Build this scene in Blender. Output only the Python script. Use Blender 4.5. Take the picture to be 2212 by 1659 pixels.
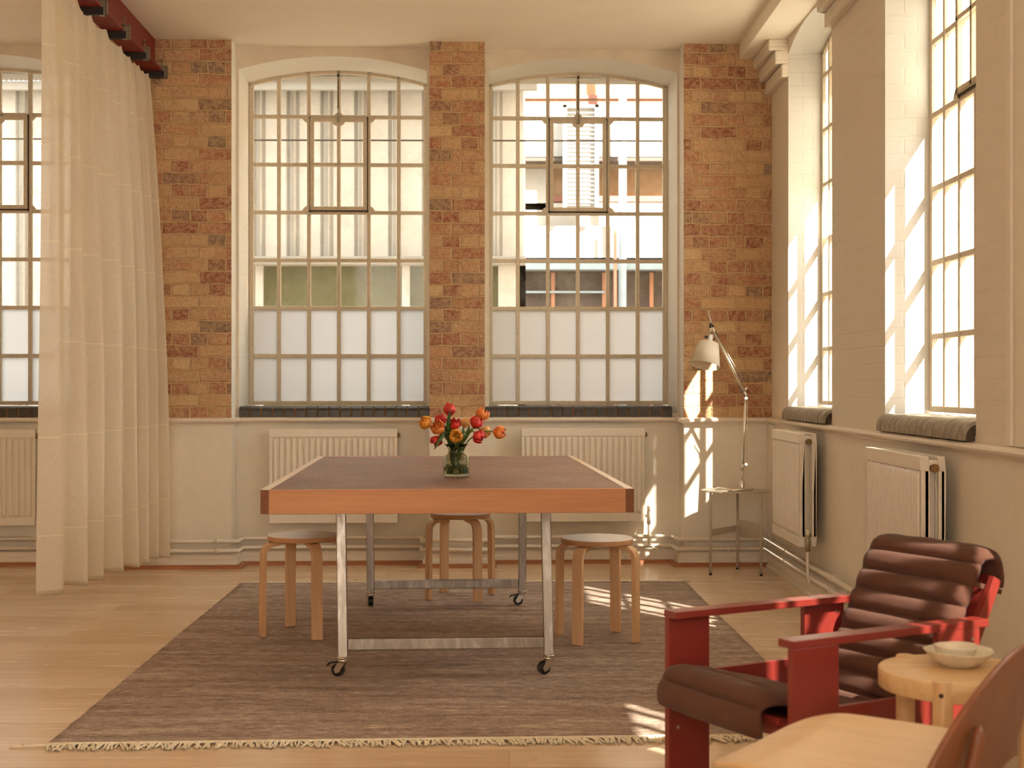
import bpy, bmesh, math, random
from mathutils import Vector, Matrix

random.seed(7)
for o in list(bpy.data.objects):
    bpy.data.objects.remove(o)
SC = bpy.context.scene
COL = SC.collection
PI = math.pi

# ------------------------------------------------------------------ camera
cam_d = bpy.data.cameras.new('camera')
cam = bpy.data.objects.new('camera', cam_d)
COL.objects.link(cam)
cam.location = (0, 0, 1.19)
cam.rotation_euler = (PI/2, 0, 0)
cam_d.sensor_width = 36
cam_d.lens = 36*2950/2212
cam_d.shift_x = 6/2212
cam_d.shift_y = 2.5/2212
cam_d.clip_start = 0.05
cam_d.dof.use_dof = True
cam_d.dof.focus_distance = 6.6
cam_d.dof.aperture_fstop = 4.5
SC.camera = cam

# ------------------------------------------------------------------ world, sun, exposure
SC.view_settings.view_transform = 'Standard'
SC.view_settings.look = 'None'
SC.view_settings.gamma = 1
SC.view_settings.use_curve_mapping = False
SC.view_settings.exposure = 3.10
w = bpy.data.worlds.new('world'); SC.world = w
w.use_nodes = True
bg = w.node_tree.nodes['Background']
bg.inputs[0].default_value = (1.0, 0.97, 0.91, 1)
bg.inputs[1].default_value = 1.0
sun_d = bpy.data.lights.new('sun', 'SUN')
sun = bpy.data.objects.new('sun', sun_d)
COL.objects.link(sun)
SUN = Vector((-0.75, 1.0, -1.18)).normalized()
sun.rotation_euler = SUN.to_track_quat('-Z', 'Y').to_euler()
sun.location = (8, -6, 10)
sun_d.energy = 8.0
sun_d.angle = math.radians(0.6)
sun_d.color = (1.0, 0.93, 0.82)

# ------------------------------------------------------------------ materials
def S(r, g, b):
    def f(c):
        c /= 255
        return c/12.92 if c <= .04045 else ((c+.055)/1.055)**2.4
    return (f(r), f(g), f(b), 1)

class NT:
    def __init__(s, name):
        s.m = bpy.data.materials.new(name); s.m.use_nodes = True
        s.t = s.m.node_tree; s.t.nodes.clear()
        s.out = s.n('ShaderNodeOutputMaterial')
    def n(s, typ, **kw):
        nd = s.t.nodes.new(typ)
        for k, v in kw.items():
            if k == 'i':
                for a, b in v.items(): nd.inputs[a].default_value = b
            else: setattr(nd, k, v)
        return nd
    def l(s, a, b):
        s.t.links.new(a, b)
    def surf(s, sh): s.l(sh, s.out.inputs['Surface'])
    def coord(s, order=None, scale=(1, 1, 1), off=(0, 0, 0)):
        tc = s.n('ShaderNodeTexCoord'); v = tc.outputs['Object']
        if order:
            sp = s.n('ShaderNodeSeparateXYZ'); s.l(v, sp.inputs[0])
            cb = s.n('ShaderNodeCombineXYZ')
            for k, ax in enumerate(order): s.l(sp.outputs['XYZ'.index(ax)], cb.inputs[k])
            v = cb.outputs[0]
        mp = s.n('ShaderNodeMapping'); mp.inputs['Scale'].default_value = scale; mp.inputs['Location'].default_value = off
        s.l(v, mp.inputs[0])
        return mp.outputs[0]
    def noise(s, vec, scale, detail=4, rough=.55, dist=0):
        nd = s.n('ShaderNodeTexNoise', i={'Scale': scale, 'Detail': detail, 'Roughness': rough, 'Distortion': dist})
        s.l(vec, nd.inputs['Vector']); return nd.outputs['Fac']
    def ramp(s, fac, stops, interp='LINEAR'):
        r = s.n('ShaderNodeValToRGB'); r.color_ramp.interpolation = interp
        e = r.color_ramp.elements
        while len(e) < len(stops): e.new(.5)
        for k, (p, c) in enumerate(stops):
            e[k].position = p; e[k].color = c if len(c) == 4 else (*c, 1)
        s.l(fac, r.inputs[0]); return r.outputs[0]
    def mix(s, fac, a, b, typ='MIX'):
        m = s.n('ShaderNodeMix', data_type='RGBA', blend_type=typ)
        for inp, val in ((m.inputs[0], fac), (m.inputs[6], a), (m.inputs[7], b)):
            if hasattr(val, 'links'): s.l(val, inp)
            else: inp.default_value = val
        return m.outputs[2]
    def math(s, op, a, b=0):
        m = s.n('ShaderNodeMath', operation=op)
        for inp, val in ((m.inputs[0], a), (m.inputs[1], b)):
            if hasattr(val, 'links'): s.l(val, inp)
            else: inp.default_value = val
        return m.outputs[0]
    def bump(s, h, strength=.5, dist=.01, normal=None):
        b = s.n('ShaderNodeBump', i={'Strength': strength, 'Distance': dist}); s.l(h, b.inputs['Height'])
        if normal: s.l(normal, b.inputs['Normal'])
        return b.outputs[0]
    def pbr(s, col, rough=.6, metal=0, normal=None, **kw):
        p = s.n('ShaderNodeBsdfPrincipled')
        for nm, val in (('Base Color', col), ('Roughness', rough), ('Metallic', metal)):
            if hasattr(val, 'links'): s.l(val, p.inputs[nm])
            else: p.inputs[nm].default_value = val
        for k, v in kw.items(): p.inputs[k.replace('_', ' ')].default_value = v
        if normal: s.l(normal, p.inputs['Normal'])
        s.surf(p.outputs[0]); return p

def simple(name, col, rough=.6, metal=0, var=.06, nscale=30, bump=.0, **kw):
    n = NT(name); v = n.coord()
    nz = n.noise(v, nscale)
    dark = tuple(c*(1-var) for c in col[:3])+(1,); lite = tuple(min(1, c*(1+var)) for c in col[:3])+(1,)
    c = n.ramp(nz, [(.3, dark), (.7, lite)])
    nm = n.bump(nz, bump, .004) if bump else None
    n.pbr(c, rough, metal, nm, **kw)
    return n.m

def wood(name, c1, c2, axis='X', rough=.45, scale=14, grain=1.0):
    """grain running along the axis (object space)"""
    n = NT(name)
    sc = {'X': (.06, 1, 1), 'Y': (1, .06, 1), 'Z': (1, 1, .06)}[axis]
    v = n.coord(scale=sc)
    a = n.noise(v, scale*3, 6, .6, .6)
    b = n.noise(v, scale*14, 3, .6)
    f = n.math('ADD', n.math('MULTIPLY', a, .65), n.math('MULTIPLY', b, .35))
    c = n.ramp(f, [(.5-.2*grain, c1), (.5+.2*grain, c2)])
    n.pbr(c, rough, 0, n.bump(b, .08, .002))
    return n.m

def brick_mat(name, order, painted=None, rev=.0):
    n = NT(name)
    v = n.coord(order)
    w1 = n.n('ShaderNodeTexNoise', i={'Scale': 9.0, 'Detail': 3.0}); n.l(v, w1.inputs['Vector'])
    w2 = n.n('ShaderNodeVectorMath', operation='SCALE'); w2.inputs['Scale'].default_value = .030 if not painted else .02
    w3 = n.n('ShaderNodeVectorMath', operation='SUBTRACT'); w3.inputs[1].default_value = (.5, .5, .5)
    n.l(w1.outputs['Color'], w3.inputs[0]); n.l(w3.outputs[0], w2.inputs[0])
    va = n.n('ShaderNodeVectorMath', operation='ADD'); n.l(v, va.inputs[0]); n.l(w2.outputs[0], va.inputs[1])
    bt = n.n('ShaderNodeTexBrick', offset=.5, squash=.5, squash_frequency=2,
             i={'Scale': 1.0, 'Mortar Size': .0075, 'Mortar Smooth': .6, 'Brick Width': .235, 'Row Height': .0805, 'Bias': 0.0,
                'Color1': (0, 0, 0, 1), 'Color2': (1, 1, 1, 1), 'Mortar': (.5, .5, .5, 1)})
    n.l(va.outputs[0], bt.inputs['Vector'])
    fine = n.noise(v, 60, 6, .75); med = n.noise(v, 22, 6, .7, .6); big = n.noise(v, 2.2, 3)
    inv = n.math('SUBTRACT', 1.0, bt.outputs['Fac'])
    h = n.math('ADD', n.math('MULTIPLY', inv, .55), n.math('MULTIPLY', med, .45))
    if painted:
        h2 = n.math('ADD', n.math('MULTIPLY', inv, .35), n.math('ADD', n.math('MULTIPLY', med, .5), n.math('MULTIPLY', fine, .2)))
        n.pbr(n.ramp(fine, [(.25, tuple(c*.96 for c in painted[:3])+(1,)), (.75, painted)]), .7, 0, n.bump(h2, .45, .008))
        return n.m
    bf = n.math('ADD', n.math('MULTIPLY', bt.outputs['Color'], .78), n.math('MULTIPLY', big, .22))
    base = n.ramp(bf, [(.12, S(134, 108, 88)), (.22, S(158, 94, 70)), (.30, S(184, 124, 92)), (.38, S(212, 172, 124)), (.46, S(192, 150, 112)), (.54, S(160, 90, 68)), (.60, S(204, 164, 120)), (.68, S(178, 118, 88)), (.76, S(218, 184, 136)), (.84, S(150, 80, 62))])
    vary = n.noise(v, 34, 5, .8, .3)
    c = n.mix(n.math('MULTIPLY', n.ramp(vary, [(.46, (0, 0, 0, 1)), (.54, (1, 1, 1, 1))]), .42), base, S(222, 188, 140))
    blot = n.ramp(med, [(.50, (0, 0, 0, 1)), (.60, (1, 1, 1, 1))])
    c = n.mix(n.math('MULTIPLY', blot, .48), c, S(208, 170, 122))
    dark = n.ramp(fine, [(.36, (1, 1, 1, 1)), (.46, (0, 0, 0, 1))])
    c = n.mix(n.math('MULTIPLY', dark, .55), c, S(108, 68, 50))
    speck = n.ramp(fine, [(.57, (0, 0, 0, 1)), (.66, (1, 1, 1, 1))])
    c = n.mix(n.math('MULTIPLY', speck, .45), c, S(228, 204, 172))
    edge = n.ramp(n.math('ADD', bt.outputs['Fac'], n.math('MULTIPLY', n.math('SUBTRACT', fine, .5), .8)), [(.35, (0, 0, 0, 1)), (.6, (1, 1, 1, 1))])
    c = n.mix(n.math('MULTIPLY', edge, .7), c, S(218, 184, 136))
    n.pbr(c, .85, 0, n.bump(n.math('ADD', h, n.math('MULTIPLY', fine, .35)), 1.0, .014))
    return n.m

WHITE = (.80, .715, .585, 1)
M = {}
M['plaster'] = simple('cream_plaster', WHITE, .75, var=.03, nscale=12, bump=.15)
M['gloss_white'] = simple('cream_gloss_paint', (.80, .70, .57, 1), .4, var=.03)
M['ceiling'] = simple('ceiling_paint', (.86, .77, .63, 1), .8, var=.02, nscale=3)
M['brick'] = brick_mat('exposed_brick', 'XZY')
M['wbrick_back'] = brick_mat('painted_brick_back_lit', 'YZX', painted=(.86, .81, .72, 1))  # whitened: window light on the reveals is put into the paint
M['spandrel'] = simple('cream_spandrel_shaded', (.72, .61, .47, 1), .8, var=.05, nscale=9, bump=.3)  # darker cream: backlit shade of the bay face put into the colour
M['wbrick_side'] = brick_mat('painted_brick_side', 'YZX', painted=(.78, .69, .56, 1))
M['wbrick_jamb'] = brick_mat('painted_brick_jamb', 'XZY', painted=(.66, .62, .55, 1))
M['iron_cream'] = simple('old_cream_ironwork', S(210, 194, 168), .6, var=.12, nscale=60, bump=.3)
M['iron_dark'] = simple('dark_gap_iron', S(70, 56, 44), .7)
M['blue_brick'] = simple('blue_black_brick', S(62, 56, 50), .38, var=.3, nscale=25, bump=.4)
M['mortar'] = simple('orange_mortar', S(150, 104, 64), .9, var=.2)
M['grey_brick'] = simple('grey_worn_brick', S(150, 138, 120), .7, var=.2, nscale=40, bump=.6)
M['grey_mortar'] = simple('grey_mortar', S(70, 60, 50), .9, var=.2)
M['quad'] = wood('quadrant_wood', S(150, 90, 58), S(176, 112, 74))
M['red_steel'] = simple('red_oxide_steel', S(120, 34, 24), .55, var=.08)
M['zinc'] = simple('zinc_bracket', S(160, 150, 130), .4, .8)
M['black'] = simple('black_rubber', S(24, 20, 18), .5)
M['radiator'] = simple('radiator_enamel', (.80, .71, .59, 1), .35, var=.02)
M['brass'] = simple('brass_fitting', S(150, 120, 80), .35, .9)
M['alu'] = simple('brushed_aluminium', (.72, .68, .60, 1), .28, 1.0, var=.05)
M['steel'] = None
M['lamp_shade'] = None
M['grey_table'] = simple('powder_grey_metal', S(186, 172, 150), .45, .0)
M['red_paint'] = simple('red_lacquer', S(132, 46, 38), .30, var=.03)
M['screw'] = simple('steel_screw', (.6, .56, .5, 1), .3, 1)
M['ceramic'] = simple('glazed_stoneware', S(228, 214, 188), .22, var=.06, nscale=50)
M['ceramic_raw'] = simple('unglazed_foot', S(206, 160, 104), .6, var=.06)
M['pine'] = wood('pale_pine', S(204, 164, 114), S(228, 192, 142), 'X', .45, 6, .8)
M['pine_leg'] = wood('pale_pine_leg', S(196, 154, 104), S(222, 184, 134), 'Z', .45, 6, .8)
M['ply'] = wood('oak_veneer_shell', S(200, 160, 110), S(222, 184, 134), 'X', .36, 5, .9)
M['ply_dark'] = wood('backlit_shaded_ply', S(112, 64, 38), S(134, 80, 48), 'Z', .4, 5, .9)  # darker than the seat ply; backlit shade put into the colour
M['birch_leg'] = wood('birch_leg', S(206, 158, 112), S(226, 182, 136), 'Z', .45, 9, .9)
M['birch_edge'] = wood('birch_seat_edge', S(190, 138, 94), S(212, 162, 116), 'X', .5, 9, 1)
M['laminate'] = simple('white_laminate', (.80, .76, .72, 1), .42, var=.02)
M['oak'] = wood('oak_apron', S(176, 116, 72), S(204, 144, 96), 'X', .5, 9, 1.1)
M['oak_long'] = wood('oak_apron_long_sheen', S(222, 192, 158), S(240, 216, 186), 'Y', .28, 9, 1.0)  # paler than the end boards; glancing sheen put into the colour
M['oak_end'] = simple('oak_end_grain', S(120, 72, 44), .7, var=.2, nscale=60)
M['tulip_red'] = None

def floor_mat():
    n = NT('oak_floor')
    v = n.coord()
    bt = n.n('ShaderNodeTexBrick', offset=.37, squash=1, i={'Scale': 1.0, 'Mortar Size': .0012, 'Mortar Smooth': .2, 'Brick Width': 2.1, 'Row Height': .185,
             'Color1': (0, 0, 0, 1), 'Color2': (1, 1, 1, 1), 'Mortar': (.5, .5, .5, 1)})
    n.l(v, bt.inputs['Vector'])
    vs = n.coord(scale=(.07, 1, 1))
    g = n.noise(vs, 34, 6, .62, .5); g2 = n.noise(vs, 120, 3, .6)
    f = n.math('ADD', n.math('MULTIPLY', g, .5), n.math('ADD', n.math('MULTIPLY', bt.outputs['Color'], .34), n.math('MULTIPLY', g2, .10)))
    c = n.ramp(f, [(.15, S(206, 174, 138)), (.45, S(222, 193, 160)), (.8, S(236, 212, 184))])
    vk = n.coord(scale=(.35, 1, 1))
    kn = n.n('ShaderNodeTexVoronoi', i={'Scale': 2.1}); n.l(vk, kn.inputs['Vector'])
    k = n.ramp(kn.outputs['Distance'], [(.0, (1, 1, 1, 1)), (.045, (0, 0, 0, 1))])
    c = n.mix(n.math('MULTIPLY', k, .7), c, S(110, 86, 64))
    c = n.mix(n.math('MULTIPLY', bt.outputs['Fac'], .45), c, S(130, 88, 56))
    n.pbr(c, n.ramp(g, [(.3, (.20, .20, .20, 1)), (.7, (.29, .29, .29, 1))]), 0, n.bump(n.math('SUBTRACT', g2, bt.outputs['Fac']), .12, .002))
    return n.m
M['floor'] = floor_mat()

def rug_mat():
    n = NT('rug_weave')
    v1 = n.coord(scale=(.12, 1, 1)); v2 = n.coord(scale=(.5, 1, 1)); v3 = n.coord(scale=(.25, 1, 1))
    a = n.noise(v1, 150, 3, .7); b = n.noise(v2, 260, 2, .8); c0 = n.noise(v1, 14, 5, .65)
    f = n.math('ADD', n.math('MULTIPLY', a, .45), n.math('ADD', n.math('MULTIPLY', b, .3), n.math('MULTIPLY', c0, .25)))
    c = n.ramp(f, [(.38, S(84, 66, 55)), (.45, S(142, 119, 104)), (.53, S(178, 154, 137)), (.61, S(228, 207, 186))])
    h = n.math('ADD', a, n.math('MULTIPLY', b, .8))
    n.pbr(c, .95, 0, n.bump(h, .8, .006))
    return n.m
M['rug'] = rug_mat()
M['fringe'] = simple('rug_fringe_cotton', S(240, 226, 200), .95, var=.1, nscale=80)

def cork_mat():
    n = NT('brown_cork_board')
    v = n.coord()
    a = n.noise(v, 110, 4, .75); b = n.noise(v, 3, 3)
    f = n.math('ADD', n.math('MULTIPLY', a, .8), n.math('MULTIPLY', b, .2))
    c = n.ramp(f, [(.35, S(78, 48, 36)), (.47, S(112, 74, 56)), (.56, S(134, 94, 72)), (.66, S(190, 156, 128))])
    n.pbr(c, .55, 0, n.bump(a, .25, .003))
    return n.m
M['cork'] = cork_mat()

def steel_mat():
    n = NT('galvanised_steel')
    v = n.coord(scale=(1, 1, .25))
    a = n.noise(v, 16, 6, .7, 1.0); b = n.noise(v, 60, 3, .7)
    c = n.ramp(a, [(.3, (.26, .22, .175, 1)), (.55, (.40, .355, .30, 1)), (.7, (.56, .52, .46, 1))])
    n.pbr(c, n.ramp(b, [(.3, (.28, .28, .28, 1)), (.7, (.5, .5, .5, 1))]), .85, n.bump(a, .1, .002))
    return n.m
M['steel'] = steel_mat()

def cloth_mat(name, col, var, scale, rough=.9, sheen=.3, bump=.3):
    n = NT(name); v = n.coord()
    a = n.noise(v, scale, 3, .6); b = n.noise(v, scale*.05, 3)
    f = n.math('ADD', n.math('MULTIPLY', a, .6), n.math('MULTIPLY', b, .4))
    lo = tuple(c*(1-var) for c in col[:3])+(1,); hi = tuple(min(1, c*(1+var)) for c in col[:3])+(1,)
    n.pbr(n.ramp(f, [(.35, lo), (.65, hi)]), rough, 0, n.bump(a, bump, .002), Sheen_Weight=sheen)
    return n.m
M['cushion'] = cloth_mat('brown_canvas', S(90, 53, 37), .14, 420, .9, .06, .3)

def curtain_mat():
    n = NT('linen_voile')
    v = n.coord('YZX')
    bt = n.n('ShaderNodeTexBrick', offset=.37, i={'Scale': 1.0, 'Mortar Size': .004, 'Mortar Smooth': .3, 'Brick Width': .62, 'Row Height': .47,
             'Color1': (0, 0, 0, 1), 'Color2': (1, 1, 1, 1)})
    n.l(v, bt.inputs['Vector'])
    v2 = n.coord(scale=(1, 1, .2)); v3 = n.coord(scale=(1, .2, 1))
    a = n.noise(v2, 260, 2, .7); b = n.noise(v3, 260, 2, .7)
    f = n.math('MULTIPLY', n.math('ADD', a, b), .5)
    c = n.ramp(f, [(.4, (.78, .69, .55, 1)), (.6, (.88, .80, .67, 1))])
    c = n.mix(n.math('MULTIPLY', bt.outputs['Fac'], .35), c, (.92, .80, .62, 1))
    d = n.n('ShaderNodeBsdfDiffuse'); n.l(c, d.inputs[0])
    t = n.n('ShaderNodeBsdfTranslucent'); n.l(c, t.inputs[0])
    tr = n.n('ShaderNodeBsdfTransparent')
    m1 = n.n('ShaderNodeMixShader'); m1.inputs[0].default_value = .58; n.l(d.outputs[0], m1.inputs[1]); n.l(t.outputs[0], m1.inputs[2])
    fa = n.math('MULTIPLY', n.math('SUBTRACT', 1.0, bt.outputs['Fac']), .10)
    m2 = n.n('ShaderNodeMixShader'); n.l(fa, m2.inputs[0]); n.l(m1.outputs[0], m2.inputs[1]); n.l(tr.outputs[0], m2.inputs[2])
    n.surf(m2.outputs[0])
    return n.m
M['curtain'] = curtain_mat()

def shade_mat():
    n = NT('lamp_shade_parchment')
    d = n.n('ShaderNodeBsdfDiffuse', i={'Color': (.84, .76, .62, 1)})
    t = n.n('ShaderNodeBsdfTranslucent', i={'Color': (.86, .76, .58, 1)})
    m = n.n('ShaderNodeMixShader'); m.inputs[0].default_value = .35
    n.l(d.outputs[0], m.inputs[1]); n.l(t.outputs[0], m.inputs[2]); n.surf(m.outputs[0])
    return n.m
M['lamp_shade'] = shade_mat()

def clear_glass():
    n = NT('old_window_glass')
    v = n.coord()
    tr = n.n('ShaderNodeBsdfTransparent', i={'Color': (.93, .95, .92, 1)})
    gl = n.n('ShaderNodeBsdfGlossy', i={'Roughness': .04})
    df = n.n('ShaderNodeBsdfDiffuse', i={'Color': (.8, .8, .74, 1)})
    lw = n.n('ShaderNodeLayerWeight', i={'Blend': .25})
    m = n.n('ShaderNodeMixShader'); n.l(n.math('MULTIPLY', lw.outputs['Fresnel'], .8), m.inputs[0])
    n.l(tr.outputs[0], m.inputs[1]); n.l(gl.outputs[0], m.inputs[2])
    dirt = n.math('MULTIPLY', n.ramp(n.noise(v, 5, 5, .7), [(.45, (0, 0, 0, 1)), (.8, (1, 1, 1, 1))]), .35)
    m2 = n.n('ShaderNodeMixShader'); n.l(dirt, m2.inputs[0]); n.l(m.outputs[0], m2.inputs[1]); n.l(df.outputs[0], m2.inputs[2])
    n.surf(m2.outputs[0])
    return n.m
M['glass'] = clear_glass()

def frosted(name, col, mixd):
    n = NT(name)
    t = n.n('ShaderNodeBsdfTranslucent', i={'Color': col})
    d = n.n('ShaderNodeBsdfDiffuse', i={'Color': col})
    m = n.n('ShaderNodeMixShader'); m.inputs[0].default_value = mixd
    n.l(t.outputs[0], m.inputs[1]); n.l(d.outputs[0], m.inputs[2]); n.surf(m.outputs[0])
    return n.m
M['frost'] = frosted('frosted_pane', (.38, .385, .385, 1), .25)
M['frost_hi'] = frosted('frosted_upper_pane', (.36, .37, .34, 1), .15)

def vase_glass(name, col, ior, rough=0.0):
    n = NT(name)
    n.pbr(col, rough, 0, None, Transmission_Weight=1.0, IOR=ior)
    return n.m
M['vase'] = vase_glass('smoky_green_glass', (.60, .62, .50, 1), 1.35)
M['water'] = vase_glass('vase_water', (.66, .76, .5, 1), 1.2)

def petal_mat(name, c1, c2):
    n = NT(name); v = n.coord(scale=(1, 1, .3))
    a = n.noise(v, 120, 3, .6, .5); b = n.noise(n.coord(), 40, 2)
    n.pbr(n.ramp(n.math('ADD', n.math('MULTIPLY', a, .5), n.math('MULTIPLY', b, .5)), [(.4, c1), (.62, c2)]), .45, 0, n.bump(a, .2, .002), Subsurface_Weight=.0)
    return n.m
M['t_red'] = petal_mat('tulip_red_petal', S(178, 24, 26), S(226, 60, 48))
M['t_orange'] = petal_mat('tulip_orange_petal', S(212, 92, 30), S(240, 160, 74))
M['t_peach'] = petal_mat('tulip_peach_petal', S(224, 150, 74), S(246, 200, 128))
M['t_gold'] = petal_mat('tulip_gold_petal', S(204, 110, 26), S(240, 176, 66))
M['stem'] = simple('tulip_stem_green', S(104, 124, 52), .45, var=.15)
M['leaf'] = simple('tulip_leaf_green', S(58, 84, 34), .42, var=.2, nscale=60)
# outside
M['out_panel'] = simple('white_cladding', (.60, .57, .53, 1), .6, var=.04)
M['out_grey'] = simple('pale_render', (.33, .31, .28, 1), .8, var=.08, nscale=4)
M['out_green'] = simple('dark_green_glazing', S(104, 102, 72), .25, var=.12, nscale=3)
M['out_brick'] = simple('tan_brick_far', S(132, 104, 76), .9, var=.15, nscale=9)
M['out_red'] = simple('red_brick_band', S(124, 80, 70), .9, var=.1)
M['out_white'] = simple('white_stone_band', (.30, .29, .275, 1), .7, var=.04)
M['out_dark'] = simple('dark_shopfront', S(66, 54, 46), .6, var=.15, nscale=4)
M['out_pipe'] = simple('blue_grey_pipe', S(140, 156, 166), .5)
M['out_orange'] = simple('orange_pipe', S(150, 104, 76), .5)
M['ground'] = simple('asphalt_yard', S(150, 140, 125), .9)
M['yellow_brick'] = simple('yellow_stock_brick', S(190, 162, 118), .9, var=.2, nscale=30)

# ------------------------------------------------------------------ mesh helpers
class MB:
    def __init__(s): s.v = []; s.f = []; s.mi = []; s.sm = []
    def add(s, vs, fs, mi=0, smooth=False, xf=None):
        b = len(s.v)
        for p in vs:
            p = Vector(p)
            if xf is not None: p = xf @ p
            s.v.append(tuple(p))
        for f in fs:
            s.f.append([i+b for i in f]); s.mi.append(mi); s.sm.append(smooth)
        return s
    def box(s, x0, x1, y0, y1, z0, z1, mi=0, xf=None):
        vs = [(x0, y0, z0), (x1, y0, z0), (x1, y1, z0), (x0, y1, z0), (x0, y0, z1), (x1, y0, z1), (x1, y1, z1), (x0, y1, z1)]
        fs = [(0, 3, 2, 1), (4, 5, 6, 7), (0, 1, 5, 4), (1, 2, 6, 5), (2, 3, 7, 6), (3, 0, 4, 7)]
        return s.add(vs, fs, mi, False, xf)
    def bar(s, p, q, w, h, mi=0, up=(0, 0, 1), xf=None):
        """box bar from p to q, w across, h along up"""
        p = Vector(p); q = Vector(q); d = (q-p).normalized(); up = Vector(up)
        if abs(d.dot(up)) > .95: up = Vector((0, 1, 0))
        sd = d.cross(up).normalized(); u = sd.cross(d).normalized()
        vs = []
        for c in (p, q):
            for a, b in ((-1, -1), (1, -1), (1, 1), (-1, 1)):
                vs.append(c+sd*(a*w/2)+u*(b*h/2))
        return s.add(vs, [(0, 1, 2, 3), (7, 6, 5, 4), (0, 4, 5, 1), (1, 5, 6, 2), (2, 6, 7, 3), (3, 7, 4, 0)], mi, False, xf)
    def tube(s, pts, r, n=12, mi=0, caps=True, smooth=True, xf=None, rs=None):
        pts = [Vector(p) for p in pts]; m = len(pts)
        tans = []
        for i in range(m):
            a = pts[max(0, i-1)]; b = pts[min(m-1, i+1)]
            tans.append((b-a).normalized())
        ref = Vector((0, 0, 1)) if abs(tans[0].z) < .9 else Vector((0, 1, 0))
        nrm = tans[0].cross(ref).normalized()
        vs = []
        for i in range(m):
            t = tans[i]
            nrm = (nrm - t*nrm.dot(t)).normalized(); bn = t.cross(nrm)
            rr = rs[i] if rs else r
            for k in range(n):
                a = 2*PI*k/n
                vs.append(pts[i]+(nrm*math.cos(a)+bn*math.sin(a))*rr)
        fs = []
        for i in range(m-1):
            for k in range(n):
                k2 = (k+1) % n
                fs.append((i*n+k, i*n+k2, (i+1)*n+k2, (i+1)*n+k))
        s.add(vs, fs, mi, smooth, xf)
        if caps:
            s.add(vs[:n], [tuple(range(n))[::-1]], mi, False, xf)
            s.add(vs[-n:], [tuple(range(n))], mi, False, xf)
        return s
    def lathe(s, prof, n=32, mi=0, smooth=True, xf=None, close=False):
        vs = []; fs = []
        for r, z in prof:
            for k in range(n):
                a = 2*PI*k/n; vs.append((r*math.cos(a), r*math.sin(a), z))
        m = len(prof)
        for i in range(m-1 if not close else m):
            j = (i+1) % m
            for k in range(n):
                k2 = (k+1) % n
                fs.append((i*n+k, i*n+k2, j*n+k2, j*n+k))
        return s.add(vs, fs, mi, smooth, xf)
    def disc(s, r, z, n=32, up=True, mi=0, xf=None):
        vs = [(r*math.cos(2*PI*k/n), r*math.sin(2*PI*k/n), z) for k in range(n)]
        f = tuple(range(n)) if up else tuple(range(n))[::-1]
        return s.add(vs, [f], mi, False, xf)
    def cyl(s, r, z0, z1, n=24, mi=0, xf=None, r2=None):
        s.lathe([(r, z0), (r if r2 is None else r2, z1)], n, mi, True, xf)
        s.disc(r, z0, n, False, mi, xf); s.disc(r if r2 is None else r2, z1, n, True, mi, xf)
        return s
    def grid(s, P, mi=0, smooth=True, xf=None, cu=False, cv=False):
        m = len(P); n = len(P[0]); vs = [p for row in P for p in row]; fs = []
        for i in range(m if cu else m-1):
            for j in range(n if cv else n-1):
                i2 = (i+1) % m; j2 = (j+1) % n
                fs.append((i*n+j, i*n+j2, i2*n+j2, i2*n+j))
        return s.add(vs, fs, mi, smooth, xf)
    def prism(s, poly, z0, z1, mi=0, xf=None):
        n = len(poly)
        vs = [(x, y, z0) for x, y in poly]+[(x, y, z1) for x, y in poly]
        fs = [tuple(range(n))[::-1], tuple(range(n, 2*n))]+[(i, (i+1) % n, (i+1) % n+n, i+n) for i in range(n)]
        return s.add(vs, fs, mi, False, xf)
    def build(s, name, mats, parent=None, bevel=0, seg=2, fixn=True, auto=False, shell=0, subs=0):
        me = bpy.data.meshes.new(name)
        me.from_pydata(s.v, [], s.f)
        if not isinstance(mats, (list, tuple)): mats = [mats]
        for m in mats: me.materials.append(m)
        for p, mi, sm in zip(me.polygons, s.mi, s.sm):
            p.material_index = mi; p.use_smooth = sm
        bm = bmesh.new(); bm.from_mesh(me)
        bmesh.ops.remove_doubles(bm, verts=bm.verts, dist=1e-5)
        if fixn: bmesh.ops.recalc_face_normals(bm, faces=bm.faces)
        bm.to_mesh(me); bm.free(); me.update()
        o = bpy.data.objects.new(name, me); COL.objects.link(o)
        if parent is not None: o.parent = parent
        if shell:
            md = o.modifiers.new('thick', 'SOLIDIFY'); md.thickness = shell; md.offset = 0
        if subs:
            md = o.modifiers.new('sub', 'SUBSURF'); md.levels = subs; md.render_levels = subs
        if bevel:
            md = o.modifiers.new('bevel', 'BEVEL'); md.width = bevel; md.segments = seg; md.limit_method = 'ANGLE'; md.angle_limit = math.radians(40)
        return o

def tag(o, label=None, cat=None, group=None, kind=None):
    if label: o['label'] = label
    if cat: o['category'] = cat
    if group: o['group'] = group
    if kind: o['kind'] = kind
    return o
def empty(name, loc=(0, 0, 0), rz=0):
    o = bpy.data.objects.new(name, None); COL.objects.link(o)
    o.location = loc; o.rotation_euler = (0, 0, rz); o.empty_display_size = .05
    return o
def copy_tree(o, parent=None):
    c = o.copy(); COL.objects.link(c)
    if parent is not None: c.parent = parent
    for ch in [x for x in bpy.data.objects if x.parent == o]:
        copy_tree(ch, c)
    return c
def struct(o): o['kind'] = 'structure'; return o

# back wall frame: x = u along the wall (0 at the right corner, negative left), y = d depth, z up
XR = 1.7355; YB = 9.03; TH = math.radians(2.0)
MW = Matrix.Translation((XR, YB, 0)) @ Matrix.Rotation(TH, 4, 'Z')
def onwall(o):
    o.location = (XR, YB, 0); o.rotation_euler = (0, 0, TH); return o

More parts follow.
